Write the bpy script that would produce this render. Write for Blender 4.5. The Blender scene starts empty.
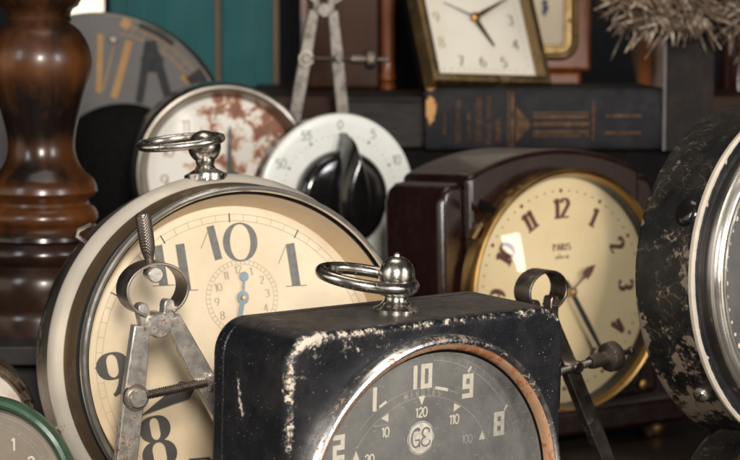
import bpy, math, random
from mathutils import Matrix, Vector, noise
from math import sin, cos, pi, radians, hypot, atan2, sqrt, exp
random.seed(7)
S = bpy.context.scene
COL = S.collection
FPX = 2098.0
PITCH = radians(5.7)
FW = Vector((0, cos(PITCH), -sin(PITCH))); UP = Vector((0, sin(PITCH), cos(PITCH))); RT = Vector((1, 0, 0))
def at(px, py, d):
    return FW * d + RT * ((px - 370) / FPX * d) + UP * (-(py - 230) / FPX * d)
TABLE = -0.255
RISER = -0.168

# ------------------------------------------------------------------ materials
def new_mat(name):
    m = bpy.data.materials.new(name); m.use_nodes = True
    nt = m.node_tree; b = nt.nodes['Principled BSDF']
    return m, nt, b
def N(nt, t, **kw):
    n = nt.nodes.new(t)
    for k, v in kw.items():
        if k.startswith('i_'):
            key = k[2:]
            key = int(key) if key.isdigit() else key.replace('_', ' ')
            n.inputs[key].default_value = v
        else: setattr(n, k, v)
    return n
def L(nt, a, b): nt.links.new(a, b)
def coords(nt, scale=(1, 1, 1)):
    tc = N(nt, 'ShaderNodeTexCoord'); mp = N(nt, 'ShaderNodeMapping')
    mp.inputs['Scale'].default_value = scale
    L(nt, tc.outputs['Object'], mp.inputs['Vector']); return mp.outputs['Vector']
def noise_n(nt, vec, scale, detail=4, rough=.6, dist=0.0):
    n = N(nt, 'ShaderNodeTexNoise'); n.inputs['Scale'].default_value = scale
    n.inputs['Detail'].default_value = detail; n.inputs['Roughness'].default_value = rough; n.inputs['Distortion'].default_value = dist
    if vec: L(nt, vec, n.inputs['Vector'])
    return n.outputs['Fac']
def ramp(nt, fac, stops, interp='LINEAR'):
    r = N(nt, 'ShaderNodeValToRGB'); r.color_ramp.interpolation = interp
    el = r.color_ramp.elements
    while len(el) < len(stops): el.new(.5)
    for e, (p, c) in zip(el, stops):
        e.position = p; e.color = (c, c, c, 1) if isinstance(c, (int, float)) else (*c, 1)
    L(nt, fac, r.inputs['Fac']); return r.outputs['Color']
def mixc(nt, fac, a, b):
    m = N(nt, 'ShaderNodeMix', data_type='RGBA')
    for s, v in ((0, fac), (6, a), (7, b)):
        if isinstance(v, (int, float)): m.inputs[s].default_value = v if s == 0 else (v, v, v, 1)
        elif isinstance(v, tuple): m.inputs[s].default_value = (*v, 1)
        else: L(nt, v, m.inputs[s])
    return m.outputs[2]
def mth(nt, op, a, b=0.0, clamp=False):
    m = N(nt, 'ShaderNodeMath', operation=op, use_clamp=clamp)
    for s, v in ((0, a), (1, b)):
        if isinstance(v, (int, float)): m.inputs[s].default_value = v
        else: L(nt, v, m.inputs[s])
    return m.outputs[0]
def bump(nt, b, h, strength=.3, dist=.0005):
    n = N(nt, 'ShaderNodeBump'); n.inputs['Strength'].default_value = strength; n.inputs['Distance'].default_value = dist
    L(nt, h, n.inputs['Height']); L(nt, n.outputs[0], b.inputs['Normal'])
def setp(b, **kw):
    for k, v in kw.items():
        k = k.replace('_', ' ')
        b.inputs[k].default_value = (*v, 1) if isinstance(v, tuple) and len(v) == 3 else v

def simple(name, col, rough=.5, metal=0.0, var=.15, scale=60, coat=0.0, bmp=.05, rv=.12, bscale=None, stretch=(1, 1, 1)):
    m, nt, b = new_mat(name); v = coords(nt, stretch)
    f = noise_n(nt, v, scale, 5)
    lo = tuple(c * (1 - var) for c in col); hi = tuple(min(1, c * (1 + var)) for c in col)
    L(nt, ramp(nt, f, [(.3, lo), (.7, hi)]), b.inputs['Base Color'])
    f2 = noise_n(nt, v, scale * 3.3, 5)
    L(nt, ramp(nt, f2, [(.3, max(0.02, rough - rv)), (.7, min(1, rough + rv))]), b.inputs['Roughness'])
    setp(b, Metallic=metal, Coat_Weight=coat, Specular_IOR_Level=.2 if rough > .45 and not coat else .5)
    if bmp: bump(nt, b, noise_n(nt, v, bscale or scale * 6, 3), bmp, .0003)
    return m

def worn_metal(name, col=(.62, .58, .5), rust=(.10, .045, .02), amt=.3, rough=.2, scale=140, metal_r=1.0, var=.2):
    """plated metal with dark and rusty pitting"""
    m, nt, b = new_mat(name); v = coords(nt)
    f = noise_n(nt, v, scale, 6, .7); big = noise_n(nt, v, scale * .18, 2)
    k = mth(nt, 'ADD', f, mth(nt, 'MULTIPLY', big, .5))
    mask = ramp(nt, k, [(.93 - amt * .5, 0.0), (1.0 - amt * .5, 1.0)])
    base = mixc(nt, noise_n(nt, v, scale * .4, 3), tuple(c * (1 - var) for c in col), tuple(min(1, c * (1 + var * .6)) for c in col))
    L(nt, mixc(nt, mask, base, rust), b.inputs['Base Color'])
    L(nt, mth(nt, 'SUBTRACT', metal_r, mth(nt, 'MULTIPLY', mask, .85 * metal_r)), b.inputs['Metallic'])
    L(nt, mth(nt, 'ADD', ramp(nt, noise_n(nt, v, scale * .6, 5), [(.3, max(.03, rough - .08)), (.7, rough + .12)]), mth(nt, 'MULTIPLY', mask, .4)), b.inputs['Roughness'])
    bump(nt, b, mth(nt, 'SUBTRACT', noise_n(nt, v, scale * 4, 3), mth(nt, 'MULTIPLY', mask, 1.5)), .08, .0004)
    return m

def chipped(name, paint, under, rough=.32, nscale=420, lo=.0, soft=.035, dust=(.16, .14, .12), dustamt=.25, bumpy=.35, topdust=.55, specks=0.0, scratch=0, coat=0.0):
    """old enamel flaking off down to what lies under it; the mesh attribute 'wear' says how far"""
    m, nt, b = new_mat(name); v = coords(nt)
    at_ = N(nt, 'ShaderNodeAttribute', attribute_name='wear')
    f = noise_n(nt, v, nscale, 6, .65); f2 = noise_n(nt, v, nscale * .22, 3, .6)
    k = mth(nt, 'ADD', mth(nt, 'MULTIPLY', f, .6), mth(nt, 'MULTIPLY', f2, .4))
    k = mth(nt, 'ADD', mth(nt, 'MULTIPLY', mth(nt, 'SUBTRACT', k, .5), 2.3), mth(nt, 'MULTIPLY', at_.outputs['Fac'], 1.75))
    mask = ramp(nt, mth(nt, 'ADD', k, .3), [(.80, 0.0), (.80 + soft, 1.0)])
    d = ramp(nt, noise_n(nt, v, 55, 6, .7), [(.45, 0.0), (.75, dustamt)])
    ge = N(nt, 'ShaderNodeNewGeometry'); sz = N(nt, 'ShaderNodeSeparateXYZ'); L(nt, ge.outputs['Normal'], sz.inputs[0])
    up = mth(nt, 'MULTIPLY', ramp(nt, sz.outputs[2], [(.80, 0.0), (.99, 1.0)]), ramp(nt, noise_n(nt, v, 260, 6, .75), [(.30, .15), (.70, .85)]))
    pc = mixc(nt, mth(nt, 'MAXIMUM', d, mth(nt, 'MULTIPLY', up, topdust)), paint, dust)
    uc = mixc(nt, noise_n(nt, v, nscale * .7, 4), tuple(c * .55 for c in under), under)
    if specks:
        vo = N(nt, 'ShaderNodeTexVoronoi'); vo.inputs['Scale'].default_value = 620; L(nt, v, vo.inputs['Vector'])
        sp = mth(nt, 'MULTIPLY', ramp(nt, vo.outputs['Distance'], [(.06, 1.0), (.16, 0.0)]), ramp(nt, noise_n(nt, v, 95, 5, .7), [(.50, 0.0), (.62, specks)]))
        pc = mixc(nt, sp, pc, tuple(c * .8 for c in under))
    if scratch:
        vs = coords(nt, (1.0, .35, .22)); fs = noise_n(nt, vs, scratch, 3, .6, 1.2)
        ln = ramp(nt, mth(nt, 'ABSOLUTE', mth(nt, 'SUBTRACT', fs, .5)), [(.003, .55), (.012, 0.0)])
        ln = mth(nt, 'MULTIPLY', ln, ramp(nt, noise_n(nt, v, 55, 3, .6), [(.48, 0.0), (.60, 1.0)])); pc = mixc(nt, ln, pc, tuple(c * .8 for c in under))
    margin = ramp(nt, mth(nt, 'ADD', k, .3), [(.66, 0.0), (.78, 1.0)])
    pc = mixc(nt, margin, pc, tuple(c * .22 for c in under))
    L(nt, mixc(nt, mask, pc, uc), b.inputs['Base Color'])
    rr = ramp(nt, noise_n(nt, v, 90, 6, .7), [(.3, rough - .08), (.7, rough + .16)])
    L(nt, mixc(nt, mask, rr, .7), b.inputs['Roughness'])
    setp(b, Coat_Weight=coat, Specular_IOR_Level=.38)
    h = mth(nt, 'SUBTRACT', mth(nt, 'MULTIPLY', noise_n(nt, v, nscale * 2.2, 3), .5), mth(nt, 'MULTIPLY', mask, 1.2))
    bump(nt, b, h, bumpy, .0004)
    return m

def wood(name, dark, light, scale=14, rough=.22, grain=(1, 1, .12), coat=.2, band=None):
    m, nt, b = new_mat(name); v = coords(nt, grain)
    f = noise_n(nt, v, scale * 6, 8, .65, .3); g = noise_n(nt, coords(nt), scale, 4, .6)
    k = mth(nt, 'ADD', mth(nt, 'MULTIPLY', f, .32), mth(nt, 'MULTIPLY', g, .68))
    if band:
        z0, w, am = band
        sx = N(nt, 'ShaderNodeSeparateXYZ'); tc = N(nt, 'ShaderNodeTexCoord'); L(nt, tc.outputs['Object'], sx.inputs[0])
        tot = None
        for z in z0:
            q = mth(nt, 'DIVIDE', mth(nt, 'SUBTRACT', sx.outputs[2], z), w)
            e = mth(nt, 'POWER', 2.718, mth(nt, 'MULTIPLY', mth(nt, 'MULTIPLY', q, q), -1.0))
            tot = e if tot is None else mth(nt, 'ADD', tot, e)
        k = mth(nt, 'SUBTRACT', mth(nt, 'ADD', k, mth(nt, 'MULTIPLY', tot, am)), .10)
    L(nt, ramp(nt, k, [(.38, dark), (.55, tuple(.6 * a + .4 * c for a, c in zip(dark, light))), (.75, light)]), b.inputs['Base Color'])
    L(nt, ramp(nt, g, [(.3, rough - .05), (.7, rough + .15)]), b.inputs['Roughness'])
    setp(b, Coat_Weight=coat, Coat_Roughness=.15, Specular_IOR_Level=.15 if rough > .4 else .4)
    bump(nt, b, mth(nt, 'ADD', f, mth(nt, 'MULTIPLY', noise_n(nt, v, 260, 4, .7), .5)), .14, .0005)
    return m

def glass_mat(name, refl=.9, rough=.02, dust=0.0, dustcol=(.5, .48, .44), scr=False, tint=(1, 1, 1)):
    m, nt, b = new_mat(name); nt.nodes.remove(b)
    out = nt.nodes['Material Output']
    tr = N(nt, 'ShaderNodeBsdfTransparent'); tr.inputs[0].default_value = (*tint, 1)
    gl = N(nt, 'ShaderNodeBsdfGlossy'); gl.inputs['Roughness'].default_value = rough
    fr = N(nt, 'ShaderNodeFresnel'); fr.inputs[0].default_value = 1.45
    mx = N(nt, 'ShaderNodeMixShader'); L(nt, mth(nt, 'MULTIPLY', fr.outputs[0], refl), mx.inputs[0])
    L(nt, tr.outputs[0], mx.inputs[1]); L(nt, gl.outputs[0], mx.inputs[2])
    last = mx.outputs[0]
    if dust:
        v = coords(nt)
        f = noise_n(nt, v, 40, 6, .7)
        k = ramp(nt, f, [(.3, dust * .45), (.75, dust * 1.5)])
        if scr:
            v2 = coords(nt, (1, .2, 9)); s = noise_n(nt, v2, 190, 2, .5, .8)
            v3 = coords(nt, (7, .2, 1)); s2 = noise_n(nt, v3, 150, 2, .5, 1.5)
            k = mth(nt, 'ADD', k, mth(nt, 'ADD', ramp(nt, s, [(.66, 0.0), (.74, .22)]), ramp(nt, s2, [(.68, 0.0), (.76, .2)])), True)
        df = N(nt, 'ShaderNodeBsdfDiffuse'); df.inputs[0].default_value = (*dustcol, 1)
        m2 = N(nt, 'ShaderNodeMixShader'); L(nt, k, m2.inputs[0]); L(nt, last, m2.inputs[1]); L(nt, df.outputs[0], m2.inputs[2]); last = m2.outputs[0]
    L(nt, last, out.inputs[0]); return m

def dial_mat(name, col, stain, amt=.3, scale=25, rough=.55, edge=None):
    """paper or enamel dial with blotchy stains; edge = (radius, colour) ages the rim of the paper"""
    m, nt, b = new_mat(name); v = coords(nt)
    f = noise_n(nt, v, scale, 7, .65); s = ramp(nt, f, [(.42, 0.0), (.72, amt)])
    c = mixc(nt, s, col, stain)
    sp = ramp(nt, noise_n(nt, v, scale * 22, 3), [(.70, 0.0), (.76, amt)])
    c = mixc(nt, sp, c, tuple(x * .6 for x in stain))
    if edge:
        sx = N(nt, 'ShaderNodeVectorMath', operation='LENGTH'); L(nt, v, sx.inputs[0])
        q = mth(nt, 'ADD', sx.outputs['Value'], mth(nt, 'MULTIPLY', f, edge[0] * .12))
        c = mixc(nt, ramp(nt, mth(nt, 'DIVIDE', q, edge[0] * 1.06), [(.8, 0.0), (1.0, edge[2])]), c, edge[1])
    L(nt, c, b.inputs['Base Color']); setp(b, Roughness=rough); bump(nt, b, f, .04, .0003)
    return m

M = {}
M['chrome'] = worn_metal('old_chrome', (.78, .74, .67), amt=.06, rough=.21, metal_r=.88)
M['nickel'] = worn_metal('worn_nickel_reflection', (.86, .78, .66), (.30, .22, .15), amt=.05, rough=.36, scale=90, metal_r=.5)  # cream base colour stands in for the bright wall the nickel reflects
M['cove_metal'] = worn_metal('nickel_dark_reflection', (.21, .145, .09), (.06, .04, .025), amt=.10, rough=.30, scale=90, metal_r=.7)  # brown base colour paints the dark reflection in the cove
M['nickel_dark'] = worn_metal('dull_nickel', (.30, .27, .23), (.12, .09, .07), amt=.12, rough=.34, scale=60)
M['steel'] = worn_metal('pitted_steel', (.72, .67, .60), (.17, .09, .05), amt=.17, rough=.28, scale=420, metal_r=.80, var=.10)
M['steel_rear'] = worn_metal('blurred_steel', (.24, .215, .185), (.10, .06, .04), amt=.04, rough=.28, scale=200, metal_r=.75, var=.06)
M['steel_dark'] = worn_metal('dark_steel', (.36, .31, .27), (.10, .06, .045), amt=.10, rough=.36, scale=260)
M['handle_chrome'] = worn_metal('handle_plating', (.56, .53, .48), (.12, .08, .05), amt=.18, rough=.20, scale=360)
M['bezel_silver'] = worn_metal('pitted_plating', (.84, .82, .79), (.30, .16, .08), amt=.20, rough=.26, scale=480)
M['copper'] = worn_metal('rusty_copper', (.66, .40, .24), (.30, .11, .04), amt=.38, rough=.38, scale=260, metal_r=.55)
M['brass'] = worn_metal('old_brass', (.45, .27, .095), (.16, .09, .03), amt=.14, rough=.34, scale=120)
M['brass_dull'] = worn_metal('tarnished_brass', (.30, .21, .10), (.12, .08, .04), amt=.2, rough=.42, scale=150)
M['black_enamel'] = chipped('black_enamel', (.006, .0065, .009), (.66, .57, .47), rough=.32, nscale=520, dustamt=.12, specks=.8, bumpy=.8)
M['black_worn'] = chipped('worn_black_paint', (.006, .0058, .006), (.20, .155, .11), rough=.40, nscale=430, scratch=170, dust=(.10, .085, .065), dustamt=.22, bumpy=.25)
M['lip_paint'] = chipped('worn_primer_lip', (.012, .012, .015), (.62, .55, .45), rough=.42, nscale=260)
M['black_gloss'] = simple('black_bakelite', (.008, .007, .007), .16, coat=.4, rv=.07)
M['black_metal'] = simple('black_metal', (.004, .0036, .0036), .6); M['black_metal'].node_tree.nodes['Principled BSDF'].inputs['Specular IOR Level'].default_value = .05
M['bakelite'] = simple('brown_bakelite', (.014, .0048, .0042), .24, var=.35, coat=.15, rv=.10, scale=30)
def add_top_dust(m, col, amt, lo=.80):
    nt = m.node_tree; b = nt.nodes['Principled BSDF']; src = b.inputs['Base Color'].links[0].from_socket; rs_ = b.inputs['Roughness'].links[0].from_socket
    ge = N(nt, 'ShaderNodeNewGeometry'); sz = N(nt, 'ShaderNodeSeparateXYZ'); L(nt, ge.outputs['Normal'], sz.inputs[0])
    f = mth(nt, 'MULTIPLY', ramp(nt, sz.outputs[2], [(lo, 0.0), (.98, 1.0)]), ramp(nt, noise_n(nt, coords(nt), 120, 6, .75), [(.30, amt * .5), (.70, amt)]))
    L(nt, mixc(nt, f, src, col), b.inputs['Base Color']); L(nt, mixc(nt, f, rs_, .8), b.inputs['Roughness'])
add_top_dust(M['bakelite'], (.17, .15, .13), .75)
M['bakelite_dusty'] = simple('dusty_bakelite', (.10, .085, .075), .6, var=.35, scale=40)
M['wood_dark'] = wood('dark_turned_wood', (.007, .0032, .0020), (.17, .055, .012), band=((.145, .098, .076, .062), .009, .17), rough=.30)
M['wood_cabinet'] = wood('cabinet_wood', (.035, .013, .006), (.10, .036, .014), rough=.5, coat=.05)
M['wood_orange'] = wood('orange_wood', (.16, .040, .008), (.36, .11, .022), rough=.28)
M['wood_brown'] = wood('brown_wood', (.018, .007, .004), (.050, .019, .009), rough=.5, coat=.05)
M['wood_red'] = wood('red_wood', (.02, .004, .003), (.08, .012, .006), rough=.18)
M['table'] = wood('table_wood', (.012, .009, .007), (.035, .024, .017), rough=.5, grain=(.12, 1, 1), coat=.1)
M['riser'] = simple('painted_shelf', (.022, .020, .020), .5, var=.3)
M['teal'] = simple('teal_paint', (.022, .128, .136), .6, var=.38, scale=9, stretch=(1, 1, .25))
M['strip'] = simple('bare_wood_strip', (.17, .13, .10), .7)
M['green'] = simple('green_enamel', (.040, .084, .052), .3, var=.25, scale=45, coat=.3)
M['ivory_plastic'] = simple('white_enamel', (.78, .79, .74), .32, var=.03, bmp=.0)
M['ink'] = simple('black_ink', (.020, .021, .024), .5, bmp=0)
M['ink_grey'] = simple('grey_ink', (.10, .10, .095), .6, bmp=0, var=.3, scale=300)
M['ink_faint'] = simple('faint_ink', (.36, .30, .21), .6, bmp=0, var=.25, scale=300)
M['ink_brown'] = simple('brown_ink', (.12, .045, .032), .5, bmp=0, var=.3, scale=200)
M['lume'] = simple('aged_lume', (.62, .56, .44), .7, bmp=0, var=.15, scale=400)
M['lume_dim'] = simple('dim_lume', (.27, .25, .22), .7, bmp=0, var=.25, scale=400)
M['blue_steel'] = simple('blued_hand', (.14, .19, .215), .4, metal=.3, bmp=0)
M['gold_print'] = simple('gold_print', (.085, .044, .020), .65, metal=.0, bmp=0, var=.6, scale=220)
M['tan_print'] = simple('tan_numeral', (.36, .21, .09), .6, bmp=0)
M['glass'] = glass_mat('clear_glass', .9, .015, dust=.02)
M['glass_faint'] = glass_mat('thin_glass', .06, .12, dust=.02)
M['glass_soft'] = glass_mat('hazed_glass', .55, .38, dust=.07, dustcol=(.55, .47, .36))
M['glass_dusty'] = glass_mat('scratched_glass', .8, .05, dust=.21, dustcol=(.47, .45, .41), scr=True)
M['glass_hazy'] = glass_mat('hazy_glass', .5, .30, dust=.08)
M['dial_cream'] = dial_mat('aged_cream_dial', (.70, .575, .395), (.47, .33, .17), .55, 20)
M['rehaut'] = dial_mat('amber_rim', (.52, .34, .13), (.32, .19, .07), .5, 40, .4)
M['dial_ivory'] = dial_mat('ivory_dial', (.80, .64, .37), (.60, .40, .17), .4, 16, .35)
M['dial_dark'] = dial_mat('dark_dial', (.050, .050, .050), (.13, .12, .11), .5, 45, .6)
M['dial_taupe'] = dial_mat('taupe_dial', (.20, .16, .12), (.31, .25, .18), .5, 60, .6)
M['dial_rust'] = dial_mat('rust_stained_dial', (.72, .66, .57), (.30, .075, .025), 1.0, 34, .6)
M['dial_white'] = dial_mat('white_dial', (.76, .72, .62), (.62, .52, .38), .3, 30, .5)
M['dial_grey'] = dial_mat('grey_dial', (.10, .092, .09), (.045, .04, .04), .5, 15, .5)
M['dial_beige'] = dial_mat('beige_dial', (.50, .42, .30), (.40, .31, .2), .3, 25, .5)
M['cream_wall'] = simple('cream_plaster', (.55, .45, .32), .8)
# cloth for the book: rubbed navy-grey
def cloth(name, col, rub):
    m, nt, b = new_mat(name); v = coords(nt)
    f = noise_n(nt, v, 60, 7, .7)
    c = mixc(nt, ramp(nt, f, [(.45, 0.0), (.8, .6)]), col, rub)
    a = N(nt, 'ShaderNodeAttribute', attribute_name='wear')
    k = mth(nt, 'ADD', noise_n(nt, v, 110, 5, .7), a.outputs['Fac'])
    c = mixc(nt, ramp(nt, k, [(.82, 0.0), (.9, 1.0)]), c, (.50, .27, .11))
    L(nt, c, b.inputs['Base Color']); setp(b, Roughness=.75, Specular_IOR_Level=.15); bump(nt, b, noise_n(nt, v, 1500, 2), .3, .0002); return m
M['book_navy'] = cloth('navy_cloth', (.017, .0165, .019), (.052, .049, .048))
M['book_grey'] = cloth('grey_cloth', (.022, .020, .020), (.055, .05, .048))
M['slate'] = cloth('slate_cloth', (.017, .0145, .0135), (.060, .042, .030))
M['paper'] = simple('page_edges', (.35, .29, .2), .8, stretch=(1, 1, 30))

# ------------------------------------------------------------------ geometry
class G:
    def __init__(s): s.v = []; s.f = []; s.X = Matrix()
    def add(s, vs, fs):
        o = len(s.v); s.v += [tuple(s.X @ Vector(v)) for v in vs]; s.f += [tuple(i + o for i in f) for f in fs]; return s
    def box(s, a, b):
        (x0, y0, z0), (x1, y1, z1) = a, b
        return s.add([(x0, y0, z0), (x1, y0, z0), (x1, y1, z0), (x0, y1, z0), (x0, y0, z1), (x1, y0, z1), (x1, y1, z1), (x0, y1, z1)],
                     [(0, 3, 2, 1), (4, 5, 6, 7), (0, 1, 5, 4), (1, 2, 6, 5), (2, 3, 7, 6), (3, 0, 4, 7)])
    def loops(s, rings, closed=True, cap0=False, cap1=False):
        n = len(rings[0]); vs = [p for r in rings for p in r]; fs = []
        for i in range(len(rings) - 1):
            for j in range(n if closed else n - 1):
                k = (j + 1) % n
                fs.append((i * n + j, i * n + k, (i + 1) * n + k, (i + 1) * n + j))
        if cap0: fs.append(tuple(range(n - 1, -1, -1)))
        if cap1: fs.append(tuple(range((len(rings) - 1) * n, len(rings) * n)))
        return s.add(vs, fs)
    def lathe_y(s, prof, n=96, a0=0, a1=2 * pi, c=(0, 0), sx=1.0):
        """profile (radius, y) round the local y axis"""
        full = abs(a1 - a0 - 2 * pi) < 1e-6; m = n if full else n + 1
        return s.loops([[(c[0] + sx * r * cos(a0 + (a1 - a0) * j / n), y, c[1] + r * sin(a0 + (a1 - a0) * j / n)) for j in range(m)] for r, y in prof], full)
    def lathe_z(s, prof, n=64, c=(0, 0)):
        return s.loops([[(c[0] + r * cos(2 * pi * j / n), c[1] + r * sin(2 * pi * j / n), z) for j in range(n)] for r, z in prof])
    def rod(s, p0, p1, prof, n=24):
        """profile (radius, t 0..1) along p0->p1"""
        p0, p1 = Vector(p0), Vector(p1); d = (p1 - p0); q = d.to_track_quat('Z', 'Y').to_matrix()
        rings = [[tuple(p0 + d * t + q @ Vector((r * cos(2 * pi * j / n), r * sin(2 * pi * j / n), 0))) for j in range(n)] for r, t in prof]
        return s.loops(rings, True, prof[0][0] > 1e-5, prof[-1][0] > 1e-5)
    def tube(s, pts, r, n=12, closed=False):
        pts = [Vector(p) for p in pts]; m = len(pts); rings = []; ref = None
        for i in range(m):
            t = ((pts[(i + 1) % m] - pts[i - 1]) if closed else (pts[min(i + 1, m - 1)] - pts[max(i - 1, 0)])).normalized()
            if ref is None: ref = t.orthogonal().normalized()
            ref = (ref - t * ref.dot(t)).normalized(); bi = t.cross(ref)
            rr = r[i] if isinstance(r, (list, tuple)) else r
            rings.append([tuple(pts[i] + ref * rr * cos(2 * pi * j / n) + bi * rr * sin(2 * pi * j / n)) for j in range(n)])
        if closed: rings.append(rings[0])
        return s.loops(rings, True, not closed, not closed)
    def plate(s, outline, y0, y1):
        """outline of (x,z) extruded from y0 to y1"""
        n = len(outline)
        vs = [(x, y0, z) for x, z in outline] + [(x, y1, z) for x, z in outline]
        fs = [tuple(range(n)), tuple(range(2 * n - 1, n - 1, -1))] + [(j, n + j, n + (j + 1) % n, (j + 1) % n) for j in range(n)]
        return s.add(vs, fs)
    def ribbon(s, pts, y, thick, thin=None, p=1.5, ext=True):
        """flat calligraphic stroke in the xz plane"""
        thin = thick if thin is None else thin; L_, R_ = [], []; m = len(pts)
        closed = m > 3 and hypot(pts[0][0] - pts[-1][0], pts[0][1] - pts[-1][1]) < 1e-7
        for i in range(m):
            a = pts[i - 1] if i > 0 else (pts[-2] if closed else pts[0]); b = pts[i + 1] if i < m - 1 else (pts[1] if closed else pts[-1])
            dx, dz = b[0] - a[0], b[1] - a[1]; l = hypot(dx, dz) or 1e-9; dx /= l; dz /= l
            w = (thin + (thick - thin) * abs(dz) ** p) / 2
            L_.append((pts[i][0] - dz * w, y, pts[i][1] + dx * w)); R_.append((pts[i][0] + dz * w, y, pts[i][1] - dx * w))
        return s.add(L_ + R_, [(i, i + 1, m + i + 1, m + i) for i in range(m - 1)])
    def disc(s, r, y, n=96, c=(0, 0)):
        return s.add([(c[0] + r * cos(2 * pi * j / n), y, c[1] + r * sin(2 * pi * j / n)) for j in range(n)], [tuple(range(n))])
    def build(s, name, mat, parent=None, smooth=True, ang=35, bevel=0, seg=3, attr=None, loc=None):
        me = bpy.data.meshes.new(name); me.from_pydata(s.v, [], s.f); me.validate()
        me.materials.append(M[mat] if isinstance(mat, str) else mat)
        import bmesh
        bm = bmesh.new(); bm.from_mesh(me)
        if not attr: bmesh.ops.remove_doubles(bm, verts=bm.verts, dist=1e-7)
        bmesh.ops.recalc_face_normals(bm, faces=bm.faces); bm.to_mesh(me); bm.free()
        if attr:
            a = me.attributes.new('wear', 'FLOAT', 'POINT'); a.data.foreach_set('value', [attr(Vector(v.co)) for v in me.vertices])
        if smooth:
            me.polygons.foreach_set('use_smooth', [True] * len(me.polygons)); me.set_sharp_from_angle(angle=radians(ang))
        o = bpy.data.objects.new(name, me); COL.objects.link(o)
        if parent: o.parent = parent
        if loc is not None: o.location = loc
        if bevel:
            b = o.modifiers.new('bevel', 'BEVEL'); b.width = bevel; b.segments = seg; b.limit_method = 'ANGLE'; b.angle_limit = radians(40)
            b.harden_normals = False
        return o

def frame(yaw, lean, roll=0):
    return (Matrix.Rotation(radians(yaw), 4, 'Z') @ Matrix.Rotation(radians(-lean), 4, 'X') @ Matrix.Rotation(radians(roll), 4, 'Y'))
def thing(name, label, cat, loc, rot=None, group=None):
    o = bpy.data.objects.new(name, None); COL.objects.link(o); o.empty_display_size = .01
    o.matrix_world = Matrix.Translation(loc) @ (rot or Matrix())
    o['label'] = label; o['category'] = cat
    if group: o['group'] = group
    return o
def tag(o, label, cat, group=None):
    o['label'] = label; o['category'] = cat
    if group: o['group'] = group
    return o
def struct(o): o['kind'] = 'structure'; return o

# ------------------------------------------------------------------ lettering
def arc(cx, cz, rx, rz, a0, a1, n=24):
    return [(cx + rx * cos(radians(a0 + (a1 - a0) * i / n)), cz + rz * sin(radians(a0 + (a1 - a0) * i / n))) for i in range(n + 1)]
def seg(*p, n=6):
    out = []
    for a, b in zip(p, p[1:]):
        out += [(a[0] + (b[0] - a[0]) * i / n, a[1] + (b[1] - a[1]) * i / n) for i in range(n)]
    return out + [p[-1]]
GL = {
 '0': [arc(.3, .5, .27, .48, 0, 360, 40)],
 '1': [seg((.34, 0), (.34, 1)), seg((.14, .80), (.33, .97))],
 '2': [arc(.30, .74, .23, .24, 170, -25, 24) + seg((.50, .62), (.06, .03))[1:], seg((.05, .03), (.56, .03))],
 '3': [arc(.28, .75, .22, .23, 150, -90, 24), arc(.28, .27, .25, .25, 90, -150, 24)],
 '4': [seg((.42, 0), (.42, 1)), seg((.40, .97), (.03, .30)), seg((.03, .28), (.58, .28))],
 '5': [seg((.52, .97), (.12, .97)), seg((.12, .97), (.09, .55)), arc(.28, .32, .25, .30, 130, -145, 26)],
 '6': [arc(.3, .30, .25, .28, 0, 360, 32), arc(.50, .35, .45, .62, 180, 105, 14)],
 '7': [seg((.05, .97), (.55, .97)), seg((.54, .96), (.2, 0))],
 '8': [arc(.3, .26, .25, .25, 0, 360, 32), arc(.3, .75, .21, .23, 0, 360, 32)],
 '9': [arc(.3, .70, .25, .28, 0, 360, 32), arc(.10, .65, .45, .62, 0, -75, 14)],
 'P': [seg((.1, 0), (.1, 1)), arc(.1, .74, .38, .24, 90, -90, 16)],
 'A': [seg((.02, 0), (.3, 1)), seg((.3, 1), (.58, 0)), seg((.12, .33), (.48, .33))],
 'R': [seg((.1, 0), (.1, 1)), arc(.1, .74, .36, .24, 90, -90, 16), seg((.25, .5), (.55, 0))],
 'I': [seg((.3, 0), (.3, 1))],
 'S': [arc(.3, .74, .22, .23, 30, 270, 20), arc(.3, .26, .24, .25, 90, -150, 20)],
 'M': [seg((.05, 0), (.05, 1)), seg((.05, 1), (.3, .3)), seg((.3, .3), (.55, 1)), seg((.55, 1), (.55, 0))],
 'N': [seg((.08, 0), (.08, 1)), seg((.08, 1), (.52, 0)), seg((.52, 0), (.52, 1))],
 'U': [seg((.08, 1), (.08, .3)) + arc(.3, .27, .22, .25, 180, 360, 14) + seg((.52, .3), (.52, 1))],
 'T': [seg((.3, 0), (.3, .97)), seg((.03, .97), (.57, .97))],
 'E': [seg((.1, 0), (.1, 1)), seg((.1, .97), (.52, .97)), seg((.1, .52), (.45, .52)), seg((.1, .03), (.52, .03))],
 'a': [arc(.26, .25, .2, .23, 0, 360, 18), seg((.47, .5), (.47, 0))],
 'l': [seg((.3, 0), (.3, 1))],
 'r': [seg((.15, 0), (.15, .5)), arc(.32, .3, .17, .18, 150, 50, 8)],
 'm': [seg((.05, 0), (.05, .5)), arc(.18, .3, .13, .18, 180, 0, 8) + seg((.31, .3), (.31, 0)), arc(.44, .3, .13, .18, 180, 0, 8) + seg((.57, .3), (.57, 0))],
}
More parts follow.
